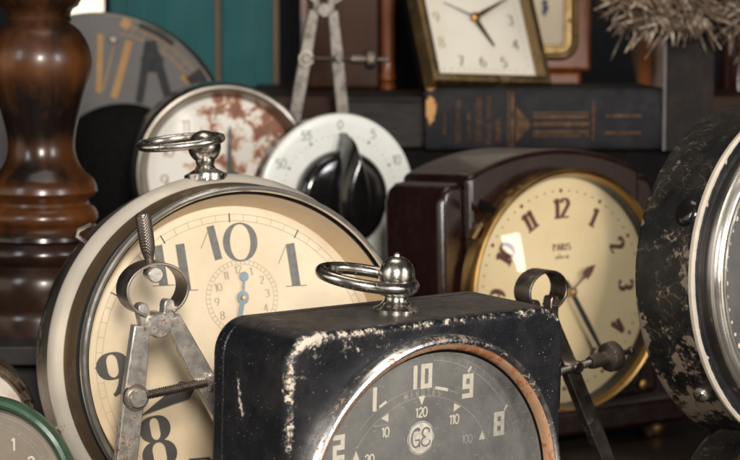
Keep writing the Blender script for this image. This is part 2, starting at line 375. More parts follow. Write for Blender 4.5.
# square block digits of the darkroom timer
BX = {'0': [[(.1, .08), (.1, .92), (.5, .92), (.5, .08), (.1, .08)]], '1': [[(.3, 0), (.3, 1)]],
      '9': [[(.1, .08), (.5, .08), (.5, .92), (.1, .92), (.1, .48), (.5, .48)]],
      '8': [[(.1, .08), (.1, .92), (.5, .92), (.5, .08), (.1, .08)], [(.1, .5), (.5, .5)]],
      '2': [[(.1, .92), (.5, .92), (.5, .5), (.1, .5), (.1, .08), (.5, .08)]],
      '7': [[(.08, .92), (.5, .92), (.5, 0)]]}
_eps = [0]
def text(g, s, cx, cz, h, y, thick, thin=None, rot=0, adv=.62, sx=1.0, shear=0.0, serif=0.0, box=False, p=1.5):
    """lay the string s centred on (cx, cz) in the xz plane, rot = degrees clockwise"""
    w = sum((adv * (.55 if c in '1Il' else .0 if c == '' else 1)) for c in s); x = -w / 2
    ca, sa = cos(radians(-rot)), sin(radians(-rot))
    for c in s:
        a = adv * (.55 if c in '1Il' else 1)
        if c != ' ':
            strokes = [list(q) for q in (BX if box else GL)[c]]
            if serif and c == '1': strokes.append([(.12, .01), (.56, .01)])
            if serif and c in 'PARIMNTUE' : strokes.append([(.0, .01), (.25, .01)])
            for k, st in enumerate(strokes):
                q = []
                for (u, v) in st:
                    X = (x + (u - .3) + a / 2 + shear * (v - .5)) * h * sx; Z = (v - .5) * h
                    q.append((cx + X * ca - Z * sa, cz + X * sa + Z * ca))
                _eps[0] = (_eps[0] + 1) % 9; yy = y - .000012 * _eps[0]
                if box:
                    for A, B in zip(q, q[1:]):
                        dx, dz = B[0] - A[0], B[1] - A[1]; l = hypot(dx, dz); e = thick / 2 if len(q) > 2 else 0
                        _eps[0] = (_eps[0] + 1) % 9; yy = y - .000012 * _eps[0]
                        g.ribbon([(A[0] - dx / l * e, A[1] - dz / l * e), (B[0] + dx / l * e, B[1] + dz / l * e)], yy, thick)
                else:
                    tn = thin
                    if serif and k == len(strokes) - 1 and c in '1': g.ribbon(q, yy, serif, serif)
                    else:
                        # measure direction in the upright letter frame
                        g2 = G(); up = [((X_ - cx) * ca + (Z_ - cz) * sa, -(X_ - cx) * sa + (Z_ - cz) * ca) for X_, Z_ in q]
                        g2.ribbon(up, yy, thick, tn, p)
                        g.add([(cx + X_ * ca - Z_ * sa, Y_, cz + X_ * sa + Z_ * ca) for X_, Y_, Z_ in g2.v], g2.f)
        x += a
def ticks(g, r0, r1, y, w, n=60, skip=None, every=5, w5=None, r5=None, cx=0, cz=0):
    for i in range(n):
        a = 2 * pi * i / n; big = i % every == 0
        ww = (w5 or w) if big else w; ri = (r5 if (r5 and big) else r0)
        d = (sin(a), cos(a)); g.ribbon([(cx + d[0] * ri, cz + d[1] * ri), (cx + d[0] * r1, cz + d[1] * r1)], y - .00002 * (i % 2), ww)
def circ_line(g, r, y, w, cx=0, cz=0, n=120):
    g.ribbon([(cx + r * cos(2 * pi * i / n), cz + r * sin(2 * pi * i / n)) for i in range(n + 1)], y, w, w)
def dot(g, x, z, r, y): g.add([(x + r * cos(k * pi / 6), y, z + r * sin(k * pi / 6)) for k in range(12)], [tuple(range(12))])
def dome(g, r, y, h, n=80, m=10, c=(0, 0)):
    g.lathe_y([(r * sin(t * pi / 2 / m) if t else 1e-5, y - h * (1 - (1 - cos(t * pi / 2 / m))) ) for t in range(m, -1, -1)], n, c=c)
def shallow_dome(g, r, y, h, n=96, m=14):
    """spherical cap, edge at y, apex towards the viewer by h"""
    Rr = (r * r + h * h) / (2 * h); prof = []
    for i in range(m + 1):
        q = max(r * (1 - i / m), 1e-5); prof.append((q, y - (sqrt(Rr * Rr - q * q) - (Rr - h))))
    g.lathe_y(prof, n)

# ================================================================== setting
W = bpy.data.worlds.new('World'); S.world = W; W.use_nodes = True
wn = W.node_tree; bg = wn.nodes['Background']
tcw = N(wn, 'ShaderNodeTexCoord')
def reflection_patch(d, inner, outer, col):
    # soft bright patch added to the world, mainly for the metal to reflect
    dp = N(wn, 'ShaderNodeVectorMath', operation='DOT_PRODUCT'); L(wn, tcw.outputs['Generated'], dp.inputs[0]); dp.inputs[1].default_value = Vector(d).normalized()
    mr = N(wn, 'ShaderNodeMapRange'); mr.interpolation_type = 'SMOOTHSTEP'; L(wn, dp.outputs['Value'], mr.inputs[0]); mr.inputs[1].default_value = cos(radians(outer)); mr.inputs[2].default_value = cos(radians(inner))
    return mixc(wn, mr.outputs[0], (0, 0, 0), col)
acc = None
for p_ in (((-.90, -.34, .06), 12, 27, (4.2, 3.6, 2.8)), ((-.25, -.75, .62), 8, 20, (1.3, 1.2, 1.05)), ((.78, -.60, .02), 12, 28, (4.0, 3.6, 3.0)), ((0, .0, 1), 25, 60, (.30, .26, .21)), ((0, -1, -.2), 10, 60, (.10, .075, .05))):
    c_ = reflection_patch(*p_)
    if acc is None: acc = c_
    else:
        ad = N(wn, 'ShaderNodeVectorMath', operation='ADD'); L(wn, acc, ad.inputs[0]); L(wn, c_, ad.inputs[1]); acc = ad.outputs[0]
ad = N(wn, 'ShaderNodeVectorMath', operation='ADD'); L(wn, acc, ad.inputs[0]); ad.inputs[1].default_value = (.06, .045, .032)
L(wn, ad.outputs[0], bg.inputs['Color'])
bg.inputs['Strength'].default_value = .27

g = G(); g.box((-1.2, .35, TABLE - .03), (1.2, 2.3, TABLE)); struct(g.build('table_top', 'table', smooth=False, bevel=.002))
# riser: an L-shaped raised shelf standing on the table
g = G(); g.box((-.7, 1.075, RISER - .010), (-.085, 2.1, RISER)); g.box((-.0848, 1.345, RISER - .010), (.75, 2.1, RISER))
g.box((-.7, 1.10, TABLE), (-.11, 2.1, RISER - .0102)); g.box((-.1098, 1.37, TABLE), (.75, 2.1, RISER - .0102))
struct(g.build('raised_shelf', 'riser', smooth=False, bevel=.001))
g = G(); g.box((-1.5, 2.3, -.5), (1.5, 2.34, .9)); struct(g.build('back_wall', simple('dark_wall', (.008, .008, .010), .8), smooth=False))

# teal painted panelling
t = thing('panel_board', 'teal painted plank panel behind the clocks at upper left, with bare wood strips', 'panel', at(195, 60, 1.95) * 1.0, frame(0, 0))
kx = 1.95 / FPX
t.location.z = RISER
def px2x(px): return (px - 195) * kx
g = G(); g.box((px2x(110), 0, 0), (px2x(215), .014, .42)); g.build('plank', 'teal', t, False, bevel=.001)
g = G(); g.box((px2x(221.5), 0, 0), (px2x(273), .014, .42)); g.build('plank', 'teal', t, False, bevel=.001)
g = G(); g.box((px2x(215.3), -.004, 0), (px2x(221.2), .012, .42)); g.build('strip', 'strip', t, False, bevel=.001)
g = G(); g.box((px2x(273.3), -.005, 0), (px2x(279), .012, .42)); g.build('strip', 'strip', t, False, bevel=.001)
g = G(); g.box((px2x(105), -.003, 0), (px2x(109.7), .014, .42)); g.build('edge_strip', 'black_metal', t, False, bevel=.001)

# bright window sliver, upper left
wm, wnt, wb = new_mat('daylight_pane'); setp(wb, Base_Color=(.8, .75, .6), Roughness=.6)
wv = coords(wnt, (1, 1, 1)); L(wnt, ramp(wnt, noise_n(wnt, wv, 25, 3), [(.35, (1, .72, .34)), (.5, (1, .93, .78))]), wb.inputs['Emission Color']); wb.inputs['Emission Strength'].default_value = 1.1
t = thing('small_window', 'small bright daylit window pane behind the wooden column, upper left', 'window', at(86, 8, 2.1), frame(0, 0))
g = G(); g.box((-.026, 0, -.03), (.02, .003, .12)); g.build('pane', wm, t, False)
g = G(); g.box((.0203, -.004, -.05), (.026, .008, .13)); g.box((-.032, -.004, -.05), (-.0263, .008, .13)); g.box((-.026, -.004, -.042), (.02, .008, -.0303)); g.build('frame', 'black_metal', t, False)

# ================================================================== shared builders
def ring_handle(parent, c, name='carrying_handle', mat='handle_chrome', dome_shape=False, s=1.0, semi=(.0186, .0135), tilt=(8, -12), yaw=0, cshift=(-.0105, 0, .0055), tr=.0018):
    """turned finial with a loose ring through it; c = foot of the finial in the parent's frame"""
    g = G()
    if dome_shape:
        prof = [(.0088, 0), (.0088, .0012), (.0064, .0022), (.0048, .0042), (.0046, .0058), (.0066, .0066), (.0078, .0078), (.0078, .0094), (.0066, .0104),
                (.0070, .0118), (.0071, .0135), (.0068, .0160), (.0060, .0182), (.0045, .0200), (.0026, .0210), (.0013, .0213), (.0012, .0222), (.0007, .0229), (1e-5, .0231)]
    else:
        prof = [(.0090, -.002), (.0090, .0006), (.0070, .0016), (.0044, .0030), (.0036, .0045), (.0040, .0058)]
        prof += [(.0069 * sin(t), .0122 - .0069 * cos(t)) for t in [radians(a) for a in range(36, 180, 9)]] + [(1e-5, .0191)]
    g.lathe_z([(r * s, z * s) for r, z in prof], 48)
    f = g.build('finial', mat, parent, loc=c)
    if dome_shape:
        g = G()
        for k in range(40):
            a = 2 * pi * k / 40; g.rod((.0078 * cos(a), .0078 * sin(a), .0077), (.0078 * cos(a), .0078 * sin(a), .0096), [(.0004, 0), (.0004, 1)], 6)
        g.build('knurling', mat, f)
    g = G(); pts = [(semi[0] * cos(2 * pi * k / 64), semi[1] * sin(2 * pi * k / 64), 0) for k in range(64)]
    g.X = Matrix.Rotation(radians(tilt[0]), 4, 'X') @ Matrix.Rotation(radians(tilt[1]), 4, 'Y')
    g.tube(pts, tr, 14, True)
    o = g.build('ring', mat, parent, loc=Vector(c) + Vector((cshift[0], cshift[1], cshift[2] + .012 * s)))
    o.rotation_euler = (0, 0, radians(yaw)); return f

def rounded(hx, hz, r, nc=10, ns=24):
    """rounded rectangle outline, constant point count"""
    out = []; r = max(r, 1e-4)
    cs = [(hx - r, hz - r, 0), (-hx + r, hz - r, 90), (-hx + r, -hz + r, 180), (hx - r, -hz + r, 270)]
    for k, (cx, cz, a) in enumerate(cs):
        c = [(cx + r * cos(radians(a + 90 * i / nc)), cz + r * sin(radians(a + 90 * i / nc))) for i in range(nc + 1)]
        nx = cs[(k + 1) % 4]; e = (nx[0] + r * cos(radians(nx[2])), nx[1] + r * sin(radians(nx[2])))
        out += c + [(c[-1][0] + (e[0] - c[-1][0]) * i / ns, c[-1][1] + (e[1] - c[-1][1]) * i / ns) for i in range(1, ns)]
    return out

# ================================================================== 1. black darkroom timer
def black_timer():
    rot = frame(38.9, -2.3); C = at(430, 502, .80)
    t = thing('interval_timer', 'square black chipped enamel timer with rusty chrome bezel and ring handle, front centre', 'timer', C, rot)
    h = .069; T = .0705; D = .047; R = .0135
    prof = [(.004, D), (.0012, D), (.0003, D - .0006), (0, D - .002)]
    prof += [(0, D - .002 - .0001)] + [(0.0, y) for y in (.042, .0405)] + [(.0006, .0402), (.0006, .0397), (0, .0394)]
    y = .038
    while y > .004: prof.append((0, y)); y -= .0014
    prof += [(0, .0035), (.0002, .0022), (.0007, .0012), (.0014, .0005), (.0024, .0001), (.0036, 0)]
    ins = .005
    while ins < .0085: prof.append((ins, 0)); ins += .0012
    rings = []
    for i_, y in prof:
        # faces bulge very slightly
        rings.append([(x, y, z) for x, z in rounded(h - i_, T - i_, max(R - i_, .0015) if y > 0 or i_ < .004 else max(R - i_, .002), 14, 60)])
    g = G(); g.loops(rings, True, True, False)
    # front plate inside: a ring down to the dial opening
    n = len(rings[-1]); r0 = rings[-1]
    g.loops([r0, [(.0600 * cos(atan2(p[2], p[0])), 0, .0600 * sin(atan2(p[2], p[0]))) for p in r0], [(.0600 * cos(atan2(p[2], p[0])), .012, .0600 * sin(atan2(p[2], p[0]))) for p in r0]])
    def wear(p):
        x, y, z = p
        # signed distance to outline
        qx, qz = abs(x) - h + R, abs(z) - T + R
        sd = hypot(max(qx, 0), max(qz, 0)) + min(max(qx, qz), 0) - R
        e = exp(-((sd + .0012) / .0022) ** 2) * exp(-(y / .0028) ** 2)
        top_left = exp(-(((x + h - .004) / .014) ** 2 + ((z - T + .010) / .020) ** 2))
        top = 1 if z > T - .006 else 0
        n1 = noise.noise(Vector((x, y, z)) * 70) * .5 + .5
        w = e * (.115 * top_left + .075 + .17 * top * n1 + (.16 * n1 if x < -h + .01 else .05))
        # patches on the face near the upper left corner
        if y < .004:
            n2 = noise.noise(Vector((x * 130, 3.3, z * 130)))
            w += .26 * exp(-(((x + .052) / .016) ** 2 + ((z - .054) / .014) ** 2)) * max(0, n2 + .25)
            for (a, b, s, k) in ((-.0560, .0440, .0034, .20), (-.0500, .0475, .0022, .16), (-.0570, .0530, .0025, .17), (-.0445, .0600, .003, .17), (-.036, .0635, .0030, .14), (-.0585, .036, .002, .15),
                                 (.0585, .0420, .0030, .14), (.0560, .052, .0025, .13), (.060, .030, .002, .12), (.047, .0632, .004, .15), (-.0250, .065, .004, .13), (-.06, .022, .002, .13)):
                w += k * exp(-(((x - a) / s) ** 2 + ((z - b) / s) ** 2))
            w += .05 * max(0, -x / h) * max(0, z / T) + .03
        # long scuff down the left side
        if x < -h + .004 and y > .004:
            w += .34 * exp(-((y - .0265 + .004 * sin(z * 90)) / .0015) ** 2) * exp(-((z - .044) / .011) ** 2) + .03 * max(0, noise.noise(Vector((7, y * 60, z * 200))))
            w += .05 * exp(-((y - .041) / .004) ** 2)
        if z > T - .002 and y > .004: w -= .05
        return w
    g.build('case', 'black_enamel', t, ang=50, attr=wear)
    # bezel
    g = G(); g.lathe_y([(.0648, .0005), (.0650, -.0022), (.0647, -.0042), (.0639, -.0056), (.0629, -.0060), (.0620, -.0056), (.0614, -.0048)], 160)
    g.build('bezel', 'bezel_silver', t)
    g = G(); g.lathe_y([(.0614, -.0048), (.0606, -.0044), (.0598, -.0036), (.0592, -.0022), (.0589, -.0008)], 160)
    g.build('inner_bezel', 'copper', t)
    g = G(); g.lathe_y([(.0589, -.0010), (.0578, -.0006), (.0572, .0008), (.0568, .0064)], 140); g.build('gasket', 'black_metal', t)
    dl = G(); dl.disc(.0572, .0062, 128); d = dl.build('dial', 'dial_dark', t, False)
    Y = .0060; zc = .0012; xc = -.0004
    g = G()
    Rn = .0465
    def pol(a, r): return xc + r * sin(radians(a)), zc + r * cos(radians(a))
    for s_, a, hh in (('10', 0, .0092), ('9', 30, .0092), ('8', 60, .0092), ('7', 90, .0092), ('1', -30, .0092), ('2', -59, .0092)):
        x, z = pol(a, Rn); text(g, s_, x, z, hh, Y, .0019, box=True, adv=.78)
    for a in (0, 29, 58, -29, -58):
        x, z = pol(a, .0372); dx, dz = sin(radians(a)), cos(radians(a)); s_ = .0017
        rr = {0: 180, 29: 90, 58: 0, -29: -90, -58: 0}[a]
        ra = radians(rr); u = (sin(ra), cos(ra)); v = (cos(ra), -sin(ra))
        g.add([(x + u[0] * s_ * 1.1, Y, z + u[1] * s_ * 1.1), (x - u[0] * s_ + v[0] * s_, Y, z - u[1] * s_ + v[1] * s_), (x - u[0] * s_ - v[0] * s_, Y, z - u[1] * s_ - v[1] * s_)], [(0, 1, 2)])
    for s_, a, r in (('120', 0, .0326), ('10', -33, .0322), ('110', 31, .0325), ('20', -55, .0305)):
        x, z = pol(a, r); text(g, s_, x, z, .0037, Y, .0006, adv=.62)
    for a in (27, 56):
        x, z = pol(a, .0525); g.ribbon([(x - .0008, z - .0010), (x + .0008, z + .0010)], Y - .0001, .0010)
    x, z = pol(-27, .0425); g.ribbon([(x - .0016, z - .0009), (x + .0018, z + .0009)], Y, .0011); x, z = pol(14, .0415)
    g.ribbon([(x - .0035, z + .0012), (x + .003, z - .0004)], Y, .0012)
    g.build('numerals', 'lume', d, False)
    g = G()
    for i, c in enumerate('MINUTES'):
        a = -11.5 + i * 4.0; x, z = pol(a, .0402); text(g, c, x, z, .0023, Y, .00038, rot=a)
    for r, a0, a1 in ((.0420, -46, 26), (.0385, -70, 70), (.0525, 6, 70), (.0550, 8, 66), (.0535, -62, -20)):
        g.ribbon([pol(a0 + (a1 - a0) * i / 50, r) for i in range(51)], Y + .00003, .00022)
    for i in range(12):
        a = 10 + i * 5; g.ribbon([pol(a, .0525), pol(a, .0548)], Y - .00003, .00022)
    text(g, '100', *pol(51, .0305), .0034, Y, .0005)
    g.build('minute_scale', 'lume_dim', d, False)
    # round script monogram on a pale disc
    lx, lz = pol(0, .0226)
    g = G(); g.add([(lx + .0066 * cos(2 * pi * k / 40) * (1 + .03 * cos(8 * 2 * pi * k / 40)), Y + .00002, lz + .0066 * sin(2 * pi * k / 40)) for k in range(40)], [tuple(range(40))])
    lg = g.build('logo_disc', simple('logo_disc', (.60, .55, .47), .7, var=.3, scale=300, bmp=0), d, False)
    g = G(); yy = Y - .00008; w = .00075
    def cur(pts): g.ribbon([(lx + a * .0058, lz + b * .0058) for a, b in pts], yy - .00001 * random.random(), w)
    cur(arc(-.42, .02, .36, .60, 55, 335, 26)); cur(seg((-.50, -.12), (-.08, -.12))); cur(seg((-.10, -.12), (-.10, -.62))); cur(arc(-.30, .52, .16, .16, 200, -20, 10))
    cur(arc(.42, .33, .30, .30, 40, 270, 18)); cur(arc(.42, -.28, .36, .31, 90, 325, 20)); cur(arc(.60, .42, .12, .14, -60, 120, 8)); cur(arc(.66, -.36, .14, .14, -120, 60, 8))
    circ_line(g, .0062, yy - .00003, .0003, lx, lz, 50)
    g.build('monogram', 'dial_dark', lg, False) if False else g.build('monogram', 'dial_dark', d, False)
    g = G(); shallow_dome(g, .0582, -.0006, .0040); g.build('glass', 'glass_dusty', t)
    g = G()
    for (x0, z0, x1, z1) in ((-.020, .012, -.022, -.045), (.012, .01, .03, -.05)):
        g.rod((x0, .0045, z0), (x1, .0045, z1), [(.0006, 0), (.0006, 1)], 8)
    g.rod((0, .0062, 0), (0, .0035, 0), [(.003, 0), (.003, 1)], 20)
    g.build('hand', 'black_metal', t)
    ring_handle(t, (0, .0235, T - .0002), dome_shape=True, s=1.0, semi=(.0180, .0125), tilt=(5, 8), yaw=-38.9, cshift=(-.0088, .0071, .0005), tr=.0024)
    for sx in (-.05, .05):
        for yy_ in (.008, .038):
            g = G(); zf = -T; g.rod((sx, yy_, zf + .001), (sx, yy_, zf - .0035), [(.005, 0), (.005, .8), (.0042, 1)], 20); g.build('foot', 'black_metal', t)
    return t
black_timer()

# ================================================================== 2. large chrome alarm clock
def chrome_clock():
    rot = frame(23.2, 7.8); C = at(251.6, 359.4, .93)
    t = thing('alarm_clock', 'large round nickel-cased alarm clock with cream dial and ring handle, behind the black timer', 'alarm clock', C, rot, 'wind-up alarm clocks')
    g = G(); g.lathe_y([(1e-5, .072), (.060, .072), (.075, .070), (.0795, .066), (.0818, .062), (.0824, .058), (.0826, .0500), (.0832, .0494), (.0836, .0480), (.0836, .0330), (.0840, .0320)], 160)
    def wr(p): return 0
    g.build('case', 'nickel_dark', t)
    g = G(); g.lathe_y([(.0840, .0320), (.0846, .0312), (.0846, .0296), (.0842, .0282), (.0834, .0262), (.0822, .0238), (.0806, .0216), (.0800, .0205)], 180)
    g.build('front_band', 'nickel', t)
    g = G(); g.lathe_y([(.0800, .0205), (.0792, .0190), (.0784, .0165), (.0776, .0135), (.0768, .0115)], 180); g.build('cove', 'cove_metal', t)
    g = G(); g.lathe_y([(.0764, .0052), (.0772, .0042), (.0776, .0020), (.0775, .0002), (.0769, -.0014), (.0760, -.0020), (.0751, -.0016), (.0746, -.0002)], 180)
    g.build('bezel', 'chrome', t)
    g = G(); g.lathe_y([(.0768, .0115), (.0760, .0100), (.0760, .0060), (.0764, .0052)], 140); g.build('groove_shadow', 'ink', t)  # black ink fill paints the shadow line between cove and bezel
    g = G(); g.lathe_y([(.0746, -.0002), (.0740, .0006), (.0735, .0030)], 140); g.build('inner_lip', 'black_metal', t)  # black wall paints the shadow line inside the bezel
    g = G(); g.lathe_y([(.0735, .0030), (.0730, .0080), (.0712, .0150), (.0690, .0205)], 140); g.build('dial_surround', 'rehaut', t)
    g = G(); g.disc(.0700, .0201, 128); d = g.build('dial', 'dial_cream', t, False)
    Y = .0199
    g = G()
    def ln(s_, x, z, hh, th, tn, **k): text(g, s_, x, z, hh, Y, th, tn, rot=-6, **k)
    # big hairline-serif numerals
    g.ribbon([(-.0085 - .0009, .0605), (-.0058 - .0003, .0452)], Y, .0036)
    g.ribbon([(-.0098, .0600), (-.0142, .0505)], Y - .00002, .0003)
    for k in range(1): pass
    z0 = [( .0046 + .0066 * cos(a), .0527 + .0085 * sin(a)) for a in [2 * pi * i / 48 for i in range(49)]]
    g.ribbon(z0, Y - .00003, .0034, .0007, 2.2)
    def one(x, z, hh, flag=True, serif=True):
        dx = .105 * hh / 2
        g.ribbon([(x - dx, z + hh / 2), (x + dx, z - hh / 2)], Y, .0042)
        if flag: g.ribbon([(x - dx - .0018, z + hh / 2 - .0003), (x - dx - .0062, z + hh / 2 - .009)], Y - .00002, .0003)
        if serif: g.ribbon([(x + dx - .0052, z - hh / 2), (x + dx + .0052, z - hh / 2)], Y - .00003, .0004)
    one(.0297, .0413, .0195)
    one(-.0230, .0425, .0210, flag=False); one(-.0335, .0438, .0180, flag=True)
    g.build('numerals', 'ink_grey', d, False)  # greyer than the lower numerals to imitate glare on the glass
    g = G()
    text(g, '8', -.0392, -.0345, .0235, Y, .0052, .0010, rot=-8, p=2, sx=.95); text(g, '9', -.0575, -.0035, .0200, Y, .0050, .0010, rot=-8, p=2)
    text(g, '7', -.020, -.053, .020, Y, .004, .001); text(g, '3', .057, -.012, .020, Y, .0046, .001); text(g, '6', .003, -.058, .02, Y, .0046, .001)
    g.build('lower_numerals', 'ink', d, False)
    g = G(); circ_line(g, .0655, Y, .00025); circ_line(g, .0625, Y, .00025)
    ticks(g, .0625, .0655, Y - .00003, .00022); g.build('minute_track', 'ink_faint', d, False)
    g = G()
    for i in range(12):
        a = pi / 6 * i; g.ribbon([(.0618 * sin(a), .0618 * cos(a)), (.0660 * sin(a), .0660 * cos(a))], Y - .00006, .0006)
    g.build('hour_scale', 'ink', d, False)
    # alarm subdial
    sx, sz = .0042, .0275
    g = G(); circ_line(g, .0172, Y, .0002, sx, sz, 80); circ_line(g, .0152, Y, .0002, sx, sz, 80)
    ticks(g, .0152, .0172, Y - .00003, .0003, 48, cx=sx, cz=sz)
    for i in range(1, 13):
        a = radians(30 * i - 6); text(g, str(i), sx + .0122 * sin(a), sz + .0128 * cos(a), .0036, Y - .00003, .00065, .00025, rot=-6)
    g.build('alarm_subdial', 'ink_faint', d, False)
    g = G(); y = Y - .0012
    pts = lambda P_, c=(sx, sz): [(c[0] + a, c[1] + b) for a, b in P_]
    g.plate(pts([(.0022 * cos(a) + .0010, .0022 * sin(a) + .0095) for a in [i * pi / 8 for i in range(16)]]), y, y + .0003)
    g.plate(pts([(-.0006, 0), (.0007, 0), (.0014, .0078), (.0003, .0078)]), y - .0001, y + .0002)
    g.plate(pts([(.0028 * cos(a), .0030 * sin(a)) for a in [i * pi / 10 for i in range(20)]]), y - .0002, y + .0003)
    g.plate(pts([(-.0011, 0), (.0011, 0), (-.0008, -.0085), (-.0030, -.014), (-.0032, -.0085)]), y - .00015, y + .00015)
    h_ = g.build('alarm_hand', 'blue_steel', t, False)
    g = G(); g.rod((sx, y - .0002, sz), (sx, y - .0013, sz), [(.0011, 0), (.0009, 1)], 16); g.build('hub', 'brass', h_)
    # hour hand pointing at 8
    g = G(); u = Vector((-.905, -.425)); v = Vector((.425, -.905)); y = Y - .003
    def hp(a, b): q = u * a + v * b; return (q.x, q.y)
    g.plate([hp(.0, .0012), hp(.024, .0014), hp(.029, .0045), hp(.036, .0028), hp(.052, .0001), hp(.036, -.0028), hp(.029, -.0045), hp(.024, -.0014), hp(0, -.0012)], y, y + .0004)
    g.build('hour_hand', 'ink', t, False)
    g = G(); u = Vector((.62, -.78)); v = Vector((.78, .62)); y -= .001
    g.plate([hp(0, .0012), hp(.03, .0014), hp(.036, .004), hp(.044, .0022), hp(.058, .0001), hp(.044, -.0022), hp(.036, -.004), hp(.03, -.0014), hp(0, -.0012)], y, y + .0004)
    g.rod((0, y + .004, 0), (0, y - .001, 0), [(.0028, 0), (.0024, 1)], 20); g.build('minute_hand', 'ink', t, False)
    g = G(); shallow_dome(g, .0733, .0012, .0035); g.build('glass', 'glass_soft', t)
    # handle on top (direction follows the case top)
    ring_handle(t, (-.0064, .031, .0838), s=1.1, semi=(.0185, .0125), tilt=(13, -3), yaw=-20, cshift=(-.0098, .0042, .0030), tr=.0020)
    g = G(); g.tube([(-.0615, .040, .0560), (-.0655, .040, .0590), (-.0650, .040, .0615), (-.0590, .040, .0640)], .0013, 8); g.build('stop_lever', 'steel_dark', t)
    for s_ in (-1, 1):
        g = G(); g.tube([(s_ * .050, .030, -.066), (s_ * .060, .026, -.074), (s_ * .066, .02, -.086), (s_ * .067, .014, -.0955)], [.0045, .004, .0035, .0042], 14); g.build('foot', 'nickel_dark', t)
    g = G(); pts = [(-.0855 + .012 * cos(a) * .6, .050, -.045 + .017 * sin(a)) for a in [radians(q) for q in range(60, 300, 12)]]
    g.tube(pts, .0010, 8); g.tube([(x + .005, y_, z) for x, y_, z in pts], .0010, 8); g.build('back_wire', 'steel', t)
chrome_clock()

